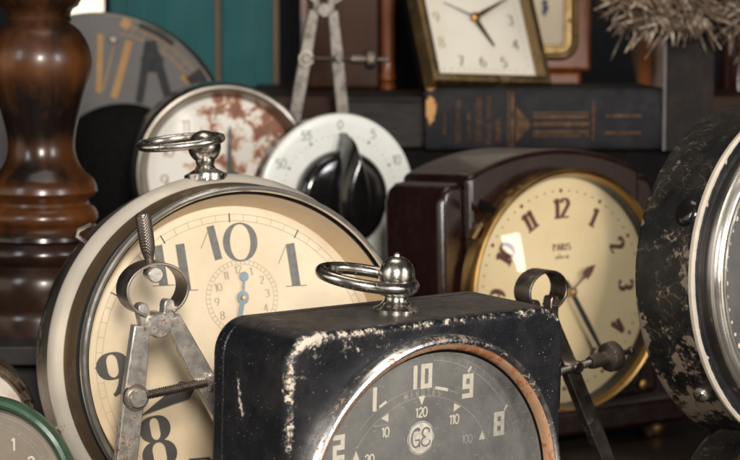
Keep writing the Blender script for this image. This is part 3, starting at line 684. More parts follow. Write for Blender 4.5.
# ================================================================== dividers
def divider(label, C, yaw, lean, roll, aL, aR, leg_len, ringr=(.0135, .0113), band=.014, wide=.0088, screw=.028, nut=None, handle=True, big_end=False, mat='steel', off=.0066):
    """C is the pivot; legs swing aL / aR degrees either side of straight down"""
    rot = frame(yaw, lean, roll)
    t = thing('spring_divider', label, 'dividers', C, rot, 'steel spring dividers')
    zc = ringr[1] + .0035
    # bow spring, open at the bottom
    g = G(); th_ = .0011
    a0, a1 = radians(-90 + 26), radians(270 - 26); n = 60; rings = []
    for i in range(n + 1):
        a = a0 + (a1 - a0) * i / n; ox, oz = cos(a), sin(a)
        rings.append([(ringr[0] * ox, -band / 2, zc + ringr[1] * oz), (ringr[0] * ox, band / 2, zc + ringr[1] * oz),
                      ((ringr[0] - th_) * ox, band / 2, zc + (ringr[1] - th_) * oz), ((ringr[0] - th_) * ox, -band / 2, zc + (ringr[1] - th_) * oz)])
    g.loops(rings, True, True, True); g.build('bow_spring', 'steel_dark', t, True, 30, bevel=.0002, seg=2)
    if handle:
        z1 = zc + ringr[1]
        g = G(); g.rod((0, 0, z1 - .001), (0, 0, z1 + .0205), [(.0018, 0), (.0019, .12), (.0026, .22), (.0030, .30), (.0032, .45), (.0033, .92), (.0030, .98), (.0024, 1)], 32)
        o = g.build('knurled_grip', knurl(), t); o.rotation_euler = (0, radians(-3), 0); o.location = (.0012, 0, -.0003)
        g = G(); g.rod((0, -.0046, z1 - .0050), (0, -.0062, z1 - .0050), [(.0034, 0), (.0034, .6), (.0028, 1)], 28); g.rod((0, .003, z1 - .0052), (0, -.0046, z1 - .0052), [(.0026, 0), (.0026, 1)], 20)
        g.build('grip_screw', mat, t)
    # legs
    for sgn, a in ((-1, aL), (1, aR)):
        ar = radians(a) * (1 if sgn > 0 else -1)
        g = G(); w = wide / 2; y0 = -.0032 if sgn < 0 else .0
        # local leg frame: x across, z down
        n = 16; rings = []
        for i in range(n + 1):
            q = i / n; z = -.001 - leg_len * q
            ww = w * (.80 + .20 * min(1, q * 5)) * (1 if q < .55 else max(.10, 1 - (q - .55) / .47)); tt = .0030 * (1 if q < .6 else max(.25, 1 - (q - .6) / .5))
            rings.append([(-ww, -tt, z), (-ww * 1.0, tt * .8, z), (ww * 1.0, tt * .8, z), (ww, -tt, z)])
        g.X = Matrix.Rotation(-ar, 4, 'Y') @ Matrix.Translation((sgn * off, 0, 0)); g.loops(rings, True, True, True)
        # lug that runs up into the spring
        g.X = Matrix.Translation((sgn * .0046, 0, 0)) @ Matrix.Rotation(radians(sgn * 8), 4, 'Y')
        g.loops([[(-.0024 * s_, -.003, z), (-.0024 * s_, .003, z), (.0024 * s_, .003, z), (.0024 * s_, -.003, z)] for z, s_ in ((-.002, 1), (.0075, 1), (.0092, .8), (.0098, .35))], True, True, True)
        g.build('leg', mat if sgn < 0 or not handle else mat, t, True, 30, bevel=.0005, seg=2)
    g = G(); g.rod((0, .0045, 0), (0, -.0058, 0), [(.0050, 0), (.0053, .1), (.0053, .88), (.0046, 1)], 36); g.build('pivot', mat, t)
    # adjusting screw between the legs
    zl = -screw; xl = -off - screw * math.tan(radians(aL)); xr = off + screw * math.tan(radians(aR))
    dr = Vector((1, 0, .0 if not big_end else .05)).normalized()
    ext = nut if nut else .010
    p0 = Vector((xl, -.0042, zl)); p1 = Vector((xr + ext, -.0042, zl - .0005 + (xr - xl) * (.07 if not big_end else .05)))
    Lr = (p1 - p0).length; g = G(); prof = []; nn = int(Lr / .00045)
    for i in range(nn + 1): prof.append((.0014 + (.00065 if i % 2 else 0), i / nn))
    sc_ = g; g.rod(p0, p1, prof, 16); sc = g.build('screw', 'steel_dark', t, ang=20)
    g = G(); yy = -.0042
    g.rod((xl, .002, zl), (xl, -.0082, zl), [(.0046, 0), (.0046, .55), (.0039, .56), (.0039, .9), (.0033, 1)], 30); g.build('trunnion', mat, t)
    g = G(); g.rod((xl, -.0030, zl), (xl, -.0050, zl), [(.0054, 0), (.0056, .3), (.0054, 1)], 30); g.build('collar', 'steel_dark', t)
    dv = (p1 - p0).normalized()
    g = G()
    if big_end:
        q = p0 + dv * ((xr - xl) + .001 + (nut or 0) * .6)
        g.rod(q, q + dv * .020, [(.0030, 0), (.0034, .1), (.0036, .35), (.0030, .38), (.0034, .5), (.0068, .55), (.0072, .6), (.0072, .80), (.0062, .86), (.003, .9), (.0020, 1)], 30)
        g.build('knurled_nut', knurl(), t)
        g = G(); e = q + dv * .0275; g.rod(q + dv * .019, e, [(.0014, 0), (.0014, .75), (.0020, .82), (.0021, .92), (.0012, 1)], 16); g.build('end_ball', mat, t)
        g = G(); g.rod(Vector((xr, .003, p0.z + (xr - xl) * .04)), Vector((xr, -.0085, p0.z + (xr - xl) * .04)), [(.0030, 0), (.0030, .9), (.0025, 1)], 24); g.build('trunnion', mat, t)
    else:
        q = p0 + dv * ((xr - xl) - .0005); g.rod(q, q + dv * .006, [(.0028, 0), (.0040, .1), (.0042, .5), (.0040, .9), (.003, 1)], 26); g.build('nut', mat, t)
    return t
_k = []
def knurl():
    if _k: return _k[0]
    m, nt, b = new_mat('knurled_steel'); setp(b, Base_Color=(.17, .14, .12), Metallic=.9, Roughness=.38)
    v = coords(nt, (1, 1, 1)); w1 = N(nt, 'ShaderNodeTexWave', bands_direction='DIAGONAL'); w1.inputs['Scale'].default_value = 520
    L(nt, v, w1.inputs['Vector'])
    v2 = coords(nt, (-1, -1, 1)); w2 = N(nt, 'ShaderNodeTexWave', bands_direction='DIAGONAL'); w2.inputs['Scale'].default_value = 520; L(nt, v2, w2.inputs['Vector'])
    bump(nt, b, mth(nt, 'MULTIPLY', w1.outputs['Fac'], w2.outputs['Fac']), .5, .0003); _k.append(m); return m

divider('worn steel spring divider standing open in front of the large cream-dial alarm clock', at(156, 324, .86), 25, 0, -5, 12.5, 23, .1345)
divider('dark steel spring divider half hidden behind the black timer, knurled nut to the right', at(543, 318, .98), 36, 0, -6, 24, 21, .136, ringr=(.0118, .0098), band=.0115, wide=.0075, screw=.0265, nut=.015, handle=False, big_end=True, mat='steel_dark', off=.003)
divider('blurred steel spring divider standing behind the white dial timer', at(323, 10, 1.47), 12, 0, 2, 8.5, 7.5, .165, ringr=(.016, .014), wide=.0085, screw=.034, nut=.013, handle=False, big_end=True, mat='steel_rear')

# ================================================================== 3. Paris bakelite clock
def paris():
    rot = frame(33.6, 2.4); C = at(564.5, 290.8, 1.25)
    t = thing('bakelite_clock', 'brown bakelite mantel clock with arched stepped case and ivory dial, brass ring', 'clock', C, rot, 'wind-up alarm clocks')
    del t['group']
    D = .074
    def arch(hw, zs, zt, zb, n=40, r=.006):
        """outline with flat bottom, rounded shoulders, arched top"""
        pts = [(hw, zb)]
        Rr = ((hw) ** 2 + (zt - zs) ** 2) / (2 * (zt - zs)); cz = zt - Rr
        A = math.asin(hw / Rr)
        for i in range(n + 1):
            a = A - 2 * A * i / n; pts.append((Rr * sin(a), cz + Rr * cos(a)))
        pts.append((-hw, zb)); return pts
    g = G(); g.plate(arch(.0655, .070, .0845, -.070), .0056, D); g.build('case', 'bakelite', t, ang=30, bevel=.005, seg=5)
    for s_ in (-1, 1):
        g = G(); pts = [(s_ * .0640, -.070), (s_ * .0640, .0655), (s_ * .0685, .0668), (s_ * .0745, .0660), (s_ * .0795, .062), (s_ * .0820, .055), (s_ * .0825, -.070)]
        if s_ < 0: pts = pts[::-1]
        g.plate(pts, .0105, D - .004); g.build('shoulder', 'bakelite', t, ang=40, bevel=.004, seg=5)
    g = G(); g.box((-.087, -.010, -.086), (.087, D + .004, -.0702)); g.build('plinth', 'bakelite', t, ang=30, bevel=.003)
    for sx in (-.07, .07):
        for y in (.004, D - .01):
            g = G(); g.lathe_z([(.0075, -.0862), (.0090, -.0885), (.0088, -.0915), (.0070, -.0945), (1e-5, -.0947)], 24, c=(sx, y)); g.build('foot', 'brass', t)
    g = G(); g.lathe_y([(.0720, .0062), (.0732, -.0025), (.0734, -.0058), (.0727, -.0078), (.0715, -.0084), (.0703, -.0078), (.0695, -.006), (.0690, -.004)], 128); g.build('bezel', 'brass', t)
    g = G(); g.lathe_y([(.0690, -.004), (.0684, .000), (.0678, .0040)], 128); g.build('bezel_lining', 'bakelite', t)
    g = G(); Rr = .40; pr = []
    for i in range(10):
        q = max(.068 * (1 - i / 9), 1e-5); pr.append((q, .0042 - .0025 * (1 - (q / .068) ** 2)))
    g.lathe_y(pr, 96); d = g.build('dial', 'dial_ivory', t)
    def yd(x, z): return .0042 - .0025 * (1 - (x * x + z * z) / .068 ** 2) - .00025
    g = G(); xo, zo = .0012, .0002
    for i in range(1, 13):
        a = radians(30 * i); x, z = xo + .0490 * sin(a), zo + .0490 * cos(a); rr = 30 * i if i not in (5, 6, 7) else 30 * i
        text(g, str(i), x, z, .0112 if i != 12 else .0115, yd(x, z) - .0003, .0030, .0011, rot=rr, adv=.68, serif=.0011)
    g.build('numerals', 'ink_brown', d, False)
    g = G()
    for i in range(60):
        a = radians(6 * i); x, z = xo + .0595 * sin(a), zo + .0595 * cos(a); dot(g, x, z, .0012 if i % 5 == 0 else .00055, yd(x, z) - .0002)
    g.build('minute_dots', 'ink_brown', d, False)
    g = G(); text(g, 'PARIS', 0, .0262, .0040, yd(0, .026) - .0001, .0009, .0004, adv=.78, serif=.0004); text(g, 'alarm', 0, .0208, .0034, yd(0, .022) - .0001, .0005, .0003, adv=.66, shear=.2)
    g.build('lettering', 'ink_brown', d, False)
    # hands
    g = G(); y = -.0035
    def hand(g, ang, pts, y, c=(.002, -.0005)):
        u = Vector((sin(radians(ang)), cos(radians(ang)))); v = Vector((u.y, -u.x))
        g.plate([(c[0] + (u * a + v * b).x, c[1] + (u * a + v * b).y) for a, b in pts], y, y + .0004)
    hand(g, 52, [(0, .0006), (.0135, .0006), (.0150, .0030), (.0195, .0024), (.0245, 0), (.0195, -.0024), (.0150, -.0030), (.0135, -.0006), (0, -.0006)], y); g.build('hour_hand', 'ink_brown', t, False)
    g = G(); hand(g, 149, [(-.008, .0012), (.02, .0017), (.050, .0010), (.050, -.0010), (.02, -.0017), (-.008, -.0012)], y - .0012); g.build('minute_hand', 'ink', t, False)
    g = G(); g.lathe_y([(.0030, -.0020), (.0030, -.0052), (.0024, -.0070), (.0012, -.0080), (1e-5, -.0082)], 24, c=(.002, -.0005)); g.build('hub', 'brass', t)
    g = G(); shallow_dome(g, .0695, -.0050, .0150); g.build('glass', 'glass', t)
    g = G(); g.lathe_y([(.0038, -.003), (.0038, -.0045), (.0028, -.0062), (1e-5, -.0068)], 20, c=(.0555, -.0610)); g.build('corner_stud', 'brass', t)
    g = G(); g.lathe_y([(.0038, -.003), (.0038, -.0045), (.0028, -.0062), (1e-5, -.0068)], 20, c=(-.0555, -.0610)); g.build('corner_stud', 'brass', t)
    g = G(); g.X = Matrix.Translation((-.0640, -.0046, .0405)) @ Matrix.Rotation(radians(38), 4, 'Y'); g.box((-.0012, .002, -.007), (.0012, .0090, .0040)); g.build('latch', 'brass_dull', t, False, bevel=.0004)
    g = G(); g.X = Matrix.Translation((-.0580, -.0036, .0525)) @ Matrix.Rotation(radians(-62), 4, 'Y'); g.box((-.0022, 0, -.0075), (.0022, .0004, .0075)); g.build('slot', 'black_metal', t, False)
paris()

# ================================================================== 4. right-hand worn black clock
def right_clock():
    rot = frame(38.5, 3); C = at(810, 274, .95)
    t = thing('alarm_clock', 'round black clock with badly flaked paint and wide chrome bezel at right edge', 'alarm clock', C, rot, 'wind-up alarm clocks')
    R = .0789
    prof = [(1e-5, .034), (.055, .034), (.070, .034), (.0765, .0338), (.0785, .0330), (.0789, .0318)]
    y = .0305
    while y > .0012: prof.append((R, y)); y -= .0014
    prof += [(R + .0002, .0010)]
    def wear(p):
        x, y, z = p; a = atan2(z, x); n1 = noise.noise(Vector((cos(a) * 5.5, sin(a) * 5.5, y * 60)))
        n2 = noise.noise(Vector((cos(a) * 16, sin(a) * 16, y * 180 + 5)))
        low = .62 * max(0, min(1, (.045 - z) / .05)); w = .085 + .20 * n1 + .17 * n2
        w = w * (.62 + low) + .015
        w += .16 * exp(-((y - .0325) / .0022) ** 2) + .10 * exp(-((y - .002) / .004) ** 2) * low
        w += .10 * exp(-(((z + .058) / .014) ** 2)) + .05 * low
        return w
    g = G(); g.lathe_y(prof, 420); g.build('case', 'black_worn', t, attr=wear)
    g = G(); g.lathe_y([(R + .0002, .0010), (R + .0006, .0002), (R + .0006, -.0012), (R - .0002, -.0020), (.0775, -.0021), (.0762, -.0018), (.0752, -.0008), (.0742, .0004), (.0728, .0008), (.0712, .0006)], 400)
    def w2(p):
        r = hypot(p[0], p[2]); a = atan2(p[2], p[0])
        return .9 * (1 if r > .0779 + .0011 * noise.noise(Vector((cos(a) * 40, sin(a) * 40, 0))) else 0) - .05
    g.build('front_lip', 'lip_paint', t, attr=w2)
    g = G(); g.lathe_y([(.0712, .0006), (.0712, -.0030), (.0706, -.0042), (.0698, -.0046), (.0692, -.0040)], 200); g.build('seat_ring', 'nickel_dark', t)
    g = G(); g.lathe_y([(.0692, -.0040), (.0690, -.0052), (.0684, -.0066), (.0674, -.0075), (.0662, -.0077), (.0650, -.0072), (.0644, -.0064), (.0638, -.0062), (.0632, -.0066), (.0626, -.0064), (.0620, -.0048), (.0616, -.0010)], 200)
    g.build('bezel', 'chrome', t)
    g = G(); g.disc(.0618, .0003, 100); d = g.build('dial', 'dial_dark', t, False)
    g = G()
    for i in range(60):
        a = radians(6 * i); x, z = .0515 * sin(a), .0515 * cos(a)
        dot(g, .0560 * sin(a), .0560 * cos(a), .0012 if i % 5 == 0 else .0008, -.0002)
    for i in range(1, 13):
        a = radians(30 * i); text(g, str(i), .042 * sin(a), .042 * cos(a), .010, -.0002, .0016)
    g.build('numerals', 'lume', d, False)
    g = G(); g.ribbon([(0, 0), (-.03, .012)], -.002, .003); g.ribbon([(0, 0), (.01, .042)], -.0025, .002); g.build('hands', 'lume', t, False)
    g = G(); shallow_dome(g, .0622, -.0040, .005); g.build('glass', 'glass_hazy', t)
    # slotted screw and a small blister knob on the rim
    a = radians(218); g = G(); p = Vector((R * cos(a), .010, R * sin(a))); nrm = Vector((cos(a), 0, sin(a)))
    g.rod(p - nrm * .0008, p + nrm * .0022, [(.0034, 0), (.0036, .4), (.0031, .8), (.0018, 1)], 28); g.build('screw', 'chrome', t)
    g = G(); q = nrm.to_track_quat('Z', 'Y').to_matrix().to_4x4(); g.X = Matrix.Translation(p + nrm * .0022) @ q @ Matrix.Rotation(.7, 4, 'Z'); g.box((-.0028, -.0004, -.0003), (.0028, .0004, .0002)); g.build('screw_slot', 'ink', t, False)
    a = radians(156); p = Vector((R * cos(a), .0070, R * sin(a))); nrm = Vector((cos(a), 0, sin(a)))
    g = G(); g.rod(p - nrm * .001, p + nrm * .0020, [(.0068, 0), (.0066, .3), (.0050, .8), (.0030, 1)], 28); g.build('blister', 'black_gloss', t)
right_clock()

def under_clock():
    rot = frame(38.5, 4); C = at(776, 503, .93)
    t = thing('small_clock', 'small black round clock under the flaked black clock, lower right corner', 'clock', C, rot)
    g = G(); R = .0325; g.lathe_y([(1e-5, .03), (.02, .03), (.0300, .0290), (.0318, .0270), (R, .024), (R, .001), (R + .0003, .0005)], 120)
    g.build('case', 'black_worn', t, attr=lambda p: .02 + .1 * noise.noise(p * 90))
    g = G(); g.lathe_y([(R + .0003, .0005), (R + .0003, -.0022), (.0315, -.0032), (.0302, -.0024), (.0295, 0)], 120); g.build('bezel', 'brass', t)
    g = G(); g.disc(.0296, -.0001, 80); d = g.build('dial', 'dial_dark', t, False)
    g = G(); ticks(g, .026, .028, -.0004, .0004); g.build('minute_track', 'lume_dim', d, False)
under_clock()

# ================================================================== 5. white interval timer
def white_timer():
    rot = frame(26.4, -2.4); C = at(338.2, 198.2, 1.40)
    t = thing('kitchen_timer', 'white round minute timer with large black pointer knob, numbered 0 to 55', 'timer', C, rot)
    g = G(); g.lathe_y([(1e-5, .028), (.048, .028), (.0515, .026), (.0530, .022), (.0535, .006)], 100); g.build('case', 'black_gloss', t)
    g = G(); g.lathe_y([(.0535, .006), (.0562, .0045), (.0568, .0020), (.0562, -.0002), (.0545, -.0010), (.0500, -.0011), (.0250, -.0011), (1e-5, -.0011)], 128); d = g.build('dial_plate', 'ivory_plastic', t)
    g = G(); Y = -.0014
    for i in range(12):
        a = radians(30 * i); text(g, str(i * 5), .0493 * sin(a), .0493 * cos(a), .0062, Y, .00055, rot=0, adv=.66)
    for i in range(60):
        a = radians(6 * i); dot(g, .0425 * sin(a), .0425 * cos(a), .0010 if i % 5 == 0 else .0004, Y)
    g.build('numerals', 'ink_grey', d, False)
    k = G(); k.lathe_y([(.0325, -.0011), (.0330, -.0045), (.0325, -.0085), (.0305, -.0115), (.0270, -.0130), (.0120, -.0132), (1e-5, -.0132)], 100)
    kb = k.build('knob', 'black_gloss', t)
    # tall blade of the knob: boat shaped, ends in the pointer
    g = G(); rings = []
    for i in range(13):
        q = i / 12; y = -.0128 - .0200 * sin(q * pi / 2); s_ = cos(q * pi / 2) ** .55 if q < 1 else .02
        ring = []
        for j in range(48):
            a = 2 * pi * j / 48; u = cos(a); v = sin(a)
            zz = (.0430 if v > 0 else .0300) * v * (.30 + .70 * s_); xx = .0120 * u * (1 - abs(v) ** 2.2 * .80) * (.10 + .90 * s_)
            ring.append((xx, y, zz))
        rings.append(ring)
    g.loops(rings, True, True, True); g.build('grip', 'black_gloss', kb, ang=60)
    g = G(); g.plate([(-.0065, .020), (0, .0455), (.0065, .020)], -.0140, -.0016); g.build('pointer', 'black_gloss', kb, ang=40, bevel=.0015)
    g = G(); p = C; z0 = RISER - C.z
    g.X = Matrix.Rotation(radians(-2.4), 4, 'X'); g.box((-.022, .004, z0), (.022, .026, -.045)); g.build('foot', 'black_gloss', t, False, bevel=.002)
white_timer()

# ================================================================== 6. rust-stained small alarm clock
def rust_clock():
    rot = frame(11, 0); C = at(224.3, 173, 1.42)
    t = thing('alarm_clock', 'small round alarm clock with rust-stained pale dial and dull chrome rim', 'alarm clock', C, rot, 'wind-up alarm clocks')
    g = G(); g.lathe_y([(1e-5, .056), (.045, .056), (.0580, .052), (.0610, .046), (.0610, .008), (.0598, .0035)], 120); g.build('case', 'black_gloss', t)
    g = G(); g.lathe_y([(.0598, .0035), (.0602, .0010), (.0592, -.0018), (.0575, -.0022), (.0560, -.0008), (.0545, .0030), (.0520, .0085), (.0505, .0105)], 140); g.build('bezel', M['nickel_dark'], t)
    m, nt, b = new_mat('blotched_dial'); v = coords(nt)
    f = noise_n(nt, v, 78, 6, .68, .3); sx = N(nt, 'ShaderNodeSeparateXYZ'); L(nt, v, sx.inputs[0])
    k = mth(nt, 'ADD', f, mth(nt, 'MULTIPLY', mth(nt, 'ADD', sx.outputs[0], mth(nt, 'MULTIPLY', sx.outputs[2], .6)), 2.2))
    c = ramp(nt, k, [(.52, (.76, .72, .65)), (.565, (.58, .38, .26)), (.60, (.27, .085, .035)), (.74, (.14, .045, .02))])
    L(nt, c, b.inputs['Base Color']); setp(b, Roughness=.55); bump(nt, b, f, .2, .0005)
    g = G(); g.disc(.0512, .0098, 100); d = g.build('dial', m, t, False)
    g = G()
    for i in range(1, 13):
        a = radians(30 * i - 8); text(g, str(i), .040 * sin(a), .040 * cos(a), .0085, .0094, .0011, .0006)
    g.build('numerals', simple('brown_numeral', (.30, .20, .16), .6, bmp=0), d, False)
    g = G(); g.plate([(.002, -.004), (.0035, .028), (.0052, .032), (.0062, .028), (.0058, -.004)], .0060, .0065); g.plate([(.004, 0), (.028, -.016), (.029, -.014), (.006, .003)], .0066, .0070); g.build('hand', 'ink_grey', t, False)
    g = G(); shallow_dome(g, .0545, .0030, .005); g.build('glass', 'glass_faint', t)
    z0 = RISER - C.z
    for s_ in (-1, 1):
        g = G(); g.rod((s_ * .03, .02, -.048), (s_ * .035, .02, z0), [(.004, 0), (.003, .6), (.0045, 1)], 16); g.build('foot', 'nickel_dark', t)
rust_clock()

# ================================================================== 7. big grey roman clock at the back
def grey_clock():
    C = at(98, 142, 1.62); R = .1000
    t = thing('roman_clock', 'large grey-faced clock with tan roman numerals behind the turned column', 'clock', C, frame(0, 0))
    g = G(); g.lathe_y([(1e-5, .05), (.085, .05), (R - .004, .044), (R, .036), (R, .004), (R - .0008, .0012), (R - .0022, .0006)], 140); g.build('case', 'nickel_dark', t)
    g = G(); g.disc(R - .0015, .0016, 140); d = g.build('dial', 'dial_grey', t, False)
    g = G(); Y = .0012
    g.ribbon([(.0028, .083), (.001, .038)], Y, .0046); g.ribbon([(.0250, .078), (.0125, .034)], Y - .0001, .0056); g.ribbon([(.0045, .040), (.014, .078)], Y - .0002, .0012)
    g.ribbon([(.020, .088), (.0245, .094)], Y - .00015, .0075)
    for r in (.0925, .0855): g.ribbon([(r * sin(radians(a)), r * cos(radians(a))) for a in range(12, 80, 2)], Y, .0009)
    for a in range(18, 78, 6): g.ribbon([(.0855 * sin(radians(a)), .0855 * cos(radians(a))), (.0925 * sin(radians(a)), .0925 * cos(radians(a)))], Y - .0001, .0007)
    g.ribbon([(.066, .052), (.072, .046)], Y, .006)
    g.build('numerals', 'tan_print', d, False)
    g = G()
    g.ribbon([(.0400, .078), (.0320, .030)], Y - .0003, .0060); g.ribbon([(.0420, .078), (.0560, .030)], Y - .0004, .0065); g.ribbon([(.034, .060), (.051, .060)], Y - .0005, .012)
    for a0, a1, ri, ro in ((20, 40, .0935, .0982), (54, 84, .0840, .0982)):
        g.ribbon([((ri + ro) / 2 * sin(radians(a)), (ri + ro) / 2 * cos(radians(a))) for a in range(a0, a1, 2)], Y - .00055, ro - ri)
    g.build('painted_shadow_shapes', 'ink', d, False)  # black strokes and arcs paint shadows and reflections on the dial
    g = G(); g.lathe_y([(.0001, -.012), (.010, -.0118), (.050, -.010), (.0595, -.006), (.0600, .000)], 80, c=(.020, -.030)); g.build('black_round_body', 'black_metal', t)  # black rounded body in front of the dial, off its centre
    g = G(); g.rod((.0130, .002, .0790), (.0130, -.003, .0790), [(.0034, 0), (.0034, .6), (.002, 1)], 20); g.build('winding_screw', 'chrome', t)
    z0 = RISER - C.z
    for s_ in (-1, 1):
        g = G(); g.box((s_ * .05 - .01, .006, z0), (s_ * .05 + .01, .04, -.070)); g.build('foot', 'black_metal', t, False, bevel=.002)
grey_clock()

# ================================================================== 8. turned wooden column
def column():
    d_ = 1.15; base = at(44, 318, d_); k = d_ / FPX
    t = thing('turned_column', 'dark glossy turned wooden column with bulging vase profile, left edge', 'column', (base.x, base.y, RISER))
    pr = [(-70, 30), (-62, 40), (-48, 47), (-30, 49), (-12, 46), (0, 41), (6, 38), (9, 33), (13, 31), (16, 30), (19, 31.5), (21, 31), (23, 30), (26, 35), (31, 40), (37, 44), (44, 47.5), (52, 50), (60, 51), (70, 50), (80, 47.5), (92, 44), (105, 40.5), (118, 37), (130, 34.2),
          (142, 32.6), (150, 33), (158, 35), (165, 38.5), (171, 43), (176, 49), (180, 52), (185, 54), (190, 54.5), (194, 52), (197, 47), (200, 45.5), (203, 46.5), (207, 52), (212, 54.5), (217, 55), (221, 53), (223, 51.5), (226, 54), (229, 57), (232, 58)]
    zz = lambda py: at(44, py, d_).z - RISER
    prof = [(r * k, zz(y)) for y, r in pr][::-1]
    g = G(); g.lathe_z([(1e-5, prof[0][1])] + prof + [(1e-5, prof[-1][1])], 96); o = g.build('shaft', 'wood_dark', t)
    base_pr = [(232.4, 59.5), (236, 60), (239, 57), (242, 58.5), (247, 61), (252, 61.5), (257, 59), (261, 55.5), (264, 57), (270, 61), (276, 62.5), (284, 63), (296, 62), (304, 60), (308, 63), (314, 64)]
    bp = [(r * k, zz(y)) for y, r in base_pr][::-1]
    g = G(); g.lathe_z([(1e-5, 0), (64 * k, 0)] + bp + [(1e-5, bp[-1][1])], 96)
    g.build('pedestal', wood('dark_base_wood', (.010, .005, .004), (.045, .017, .009), rough=.22), t)
column()

# ================================================================== 9. books
def wear_left(x0):
    return lambda p: (.16 + .30 * abs(cos((p[2] - .003) * 95))) * exp(-((p[0] - x0) / .006) ** 2) + .65 * noise.noise(p * 95) * exp(-((p[0] - x0) / .011) ** 2)
def grid_box(g, a, b, st=.004):
    """box with a dense front face so that wear can follow its edges"""
    nx = max(2, int((b[0] - a[0]) / st)); nz = max(2, int((b[2] - a[2]) / st)); g.box((a[0], a[1] + .0001, a[2]), b)
    vs = [(a[0] + (b[0] - a[0]) * i / nx, a[1], a[2] + (b[2] - a[2]) * j / nz) for j in range(nz + 1) for i in range(nx + 1)]
    g.add(vs, [(j * (nx + 1) + i, j * (nx + 1) + i + 1, (j + 1) * (nx + 1) + i + 1, (j + 1) * (nx + 1) + i) for j in range(nz) for i in range(nx)])
def book():
    k = 1.45 / FPX; zb = at(545, 150, 1.45).z; zt = at(545, 88, 1.45).z; H = zt - zb; wd = 239 * k; o = at(545, 150, 1.45)
    t = thing('thick_book', 'thick navy cloth book lying flat, gold print and rubbed orange end, under the square clock', 'book', o, frame(1.0, 0), 'old cloth books')
    # rounded spine: profile in y,z swept along x
    n = 14; rings = []; m = 60
    for i in range(m + 1):
        x = -wd / 2 + wd * i / m; ring = []
        for j in range(n + 1):
            a = -pi / 2 + pi * j / n; q = sin(a); ring.append((x, -.007 * cos(a) ** .8 if abs(cos(a)) > 1e-6 else 0, H / 2 + H / 2 * q))
        ring += [(x, .125, H), (x, .125, H - .003), (x, .003, H - .003), (x, .003, .003), (x, .125, .003), (x, .125, 0)]
        rings.append(ring)
    g = G(); g.loops(rings, True, False, False)
    for end in (0, -1):
        r_ = rings[end]; g.add([r_[j] for j in range(n + 1)] , [tuple(range(n + 1))])
    g.build('cover', 'book_navy', t, ang=40, attr=wear_left(-wd / 2 + .004))
    g = G(); g.box((-wd / 2 + .004, .0035, .0033), (wd / 2 - .004, .121, H - .0033)); g.build('pages', 'paper', t, False)
    g = G(); yf = lambda z: -.007 * max(.05, (1 - ((z - H / 2) / (H / 2)) ** 2)) ** .4 - .0004
    X = lambda px: (px - 545) * k; Z = lambda py: H - (py - 88) * k
    def bar(x0, z0, x1, z1, w):
        nn = 8; g.add([(x0 + (x1 - x0) * i / nn + (w / 2 if abs(x1 - x0) < 1e-6 else 0) * s_, yf(z0 + (z1 - z0) * i / nn + (0 if abs(x1 - x0) < 1e-6 else w / 2 * s_)), z0 + (z1 - z0) * i / nn + (0 if abs(x1 - x0) < 1e-6 else w / 2 * s_)) for s_ in (-1, 1) for i in range(nn + 1)],
                      [(i, i + 1, nn + 2 + i, nn + 1 + i) for i in range(nn)])
    for px in (507.5, 511.5): bar(X(px), Z(146), X(px), Z(91), .0012 if px < 510 else .0022)
    for py, w in ((112, .0011), (116, .0022), (123, .0030), (131, .0022), (135, .0011)): bar(X(532), Z(py), X(588), Z(py), w)
    for py in (115, 132): bar(X(604), Z(py), X(640), Z(py), .0018)
    bar(X(592), Z(140), X(592), Z(100), .0014)
    # triangular ornament
    for i in range(9):
        s_ = i / 8; bar(X(516 + 14 * s_), Z(124 + 17 * (1 - s_)), X(516 + 14 * s_), Z(124 - 17 * (1 - s_)), .0011)
    # faded title lines running across the spine: worn letters no longer legible
    rs = random.Random(3)
    for cx, w, a, b in ((444, .0012, 108, 132), (457, .0035, 100, 142), (468, .0022, 112, 140), (478, .0046, 97, 140), (488, .0035, 96, 144), (497, .0035, 116, 140)):
        z = a
        while z < b:
            hh = rs.uniform(2.0, 3.6)
            for q in range(3):
                u = rs.uniform(-.5, .5) * w; bar(X(cx) + u, Z(z + hh), X(cx) + u, Z(z), .0007)
            bar(X(cx) - w / 2, Z(z + hh * .5), X(cx) + w / 2, Z(z + hh * .5), .0006); z += hh + .9
    g.build('gold_tooling', 'gold_print', t, False)
    # second book, to the left and behind
    o = at(388, 157, 1.50); k2 = 1.50 / FPX; H2 = 60 * k2
    t = thing('dark_book', 'dark charcoal book lying behind and left of the navy book', 'book', (o.x, o.y, o.z), frame(-3, 0), 'old cloth books')
    g = G(); w = 92 * k2
    g.box((-w / 2, 0, 0), (w / 2, .12, .0035)); g.box((-w / 2, 0, H2 - .0035), (w / 2, .12, H2)); g.box((-w / 2, .0, .0037), (-w / 2 + .003, .12, H2 - .0037))
    g.build('cover', 'book_grey', t, False, bevel=.0008, attr=None)
    g = G(); g.box((-w / 2 + .0032, .004, .0037), (w / 2 - .002, .118, H2 - .0037)); g.build('pages', simple('grey_page_edges', (.045, .040, .038), .8, stretch=(1, 1, 22), var=.5, scale=50), t, False)
    # box of dark wood that carries both books on the riser
    a = at(340, 158, 1.46); b_ = at(735, 151, 1.46); g = G(); g.box((a.x, 1.456, RISER), (b_.x, 1.66, at(545, 150, 1.45).z - .0006))
    tag(g.build('wooden_box', 'black_metal', smooth=False, bevel=.002), 'low dark wooden box carrying the books behind the bakelite clock', 'box')
    # slate volume standing upright
    o = at(689, 151, 1.44)
    t = thing('upright_book', 'slate grey scuffed volume standing upright beside the navy book', 'book', (o.x, o.y, at(545, 150, 1.45).z), frame(-9, 0), 'old cloth books')
    k3 = 1.44 / FPX; w = 47 * k3; Ht = 118 * k3
    g = G(); g.X = Matrix(); rings = []
    grid_box(g, (-w / 2, 0, 0), (w / 2, .10, Ht))
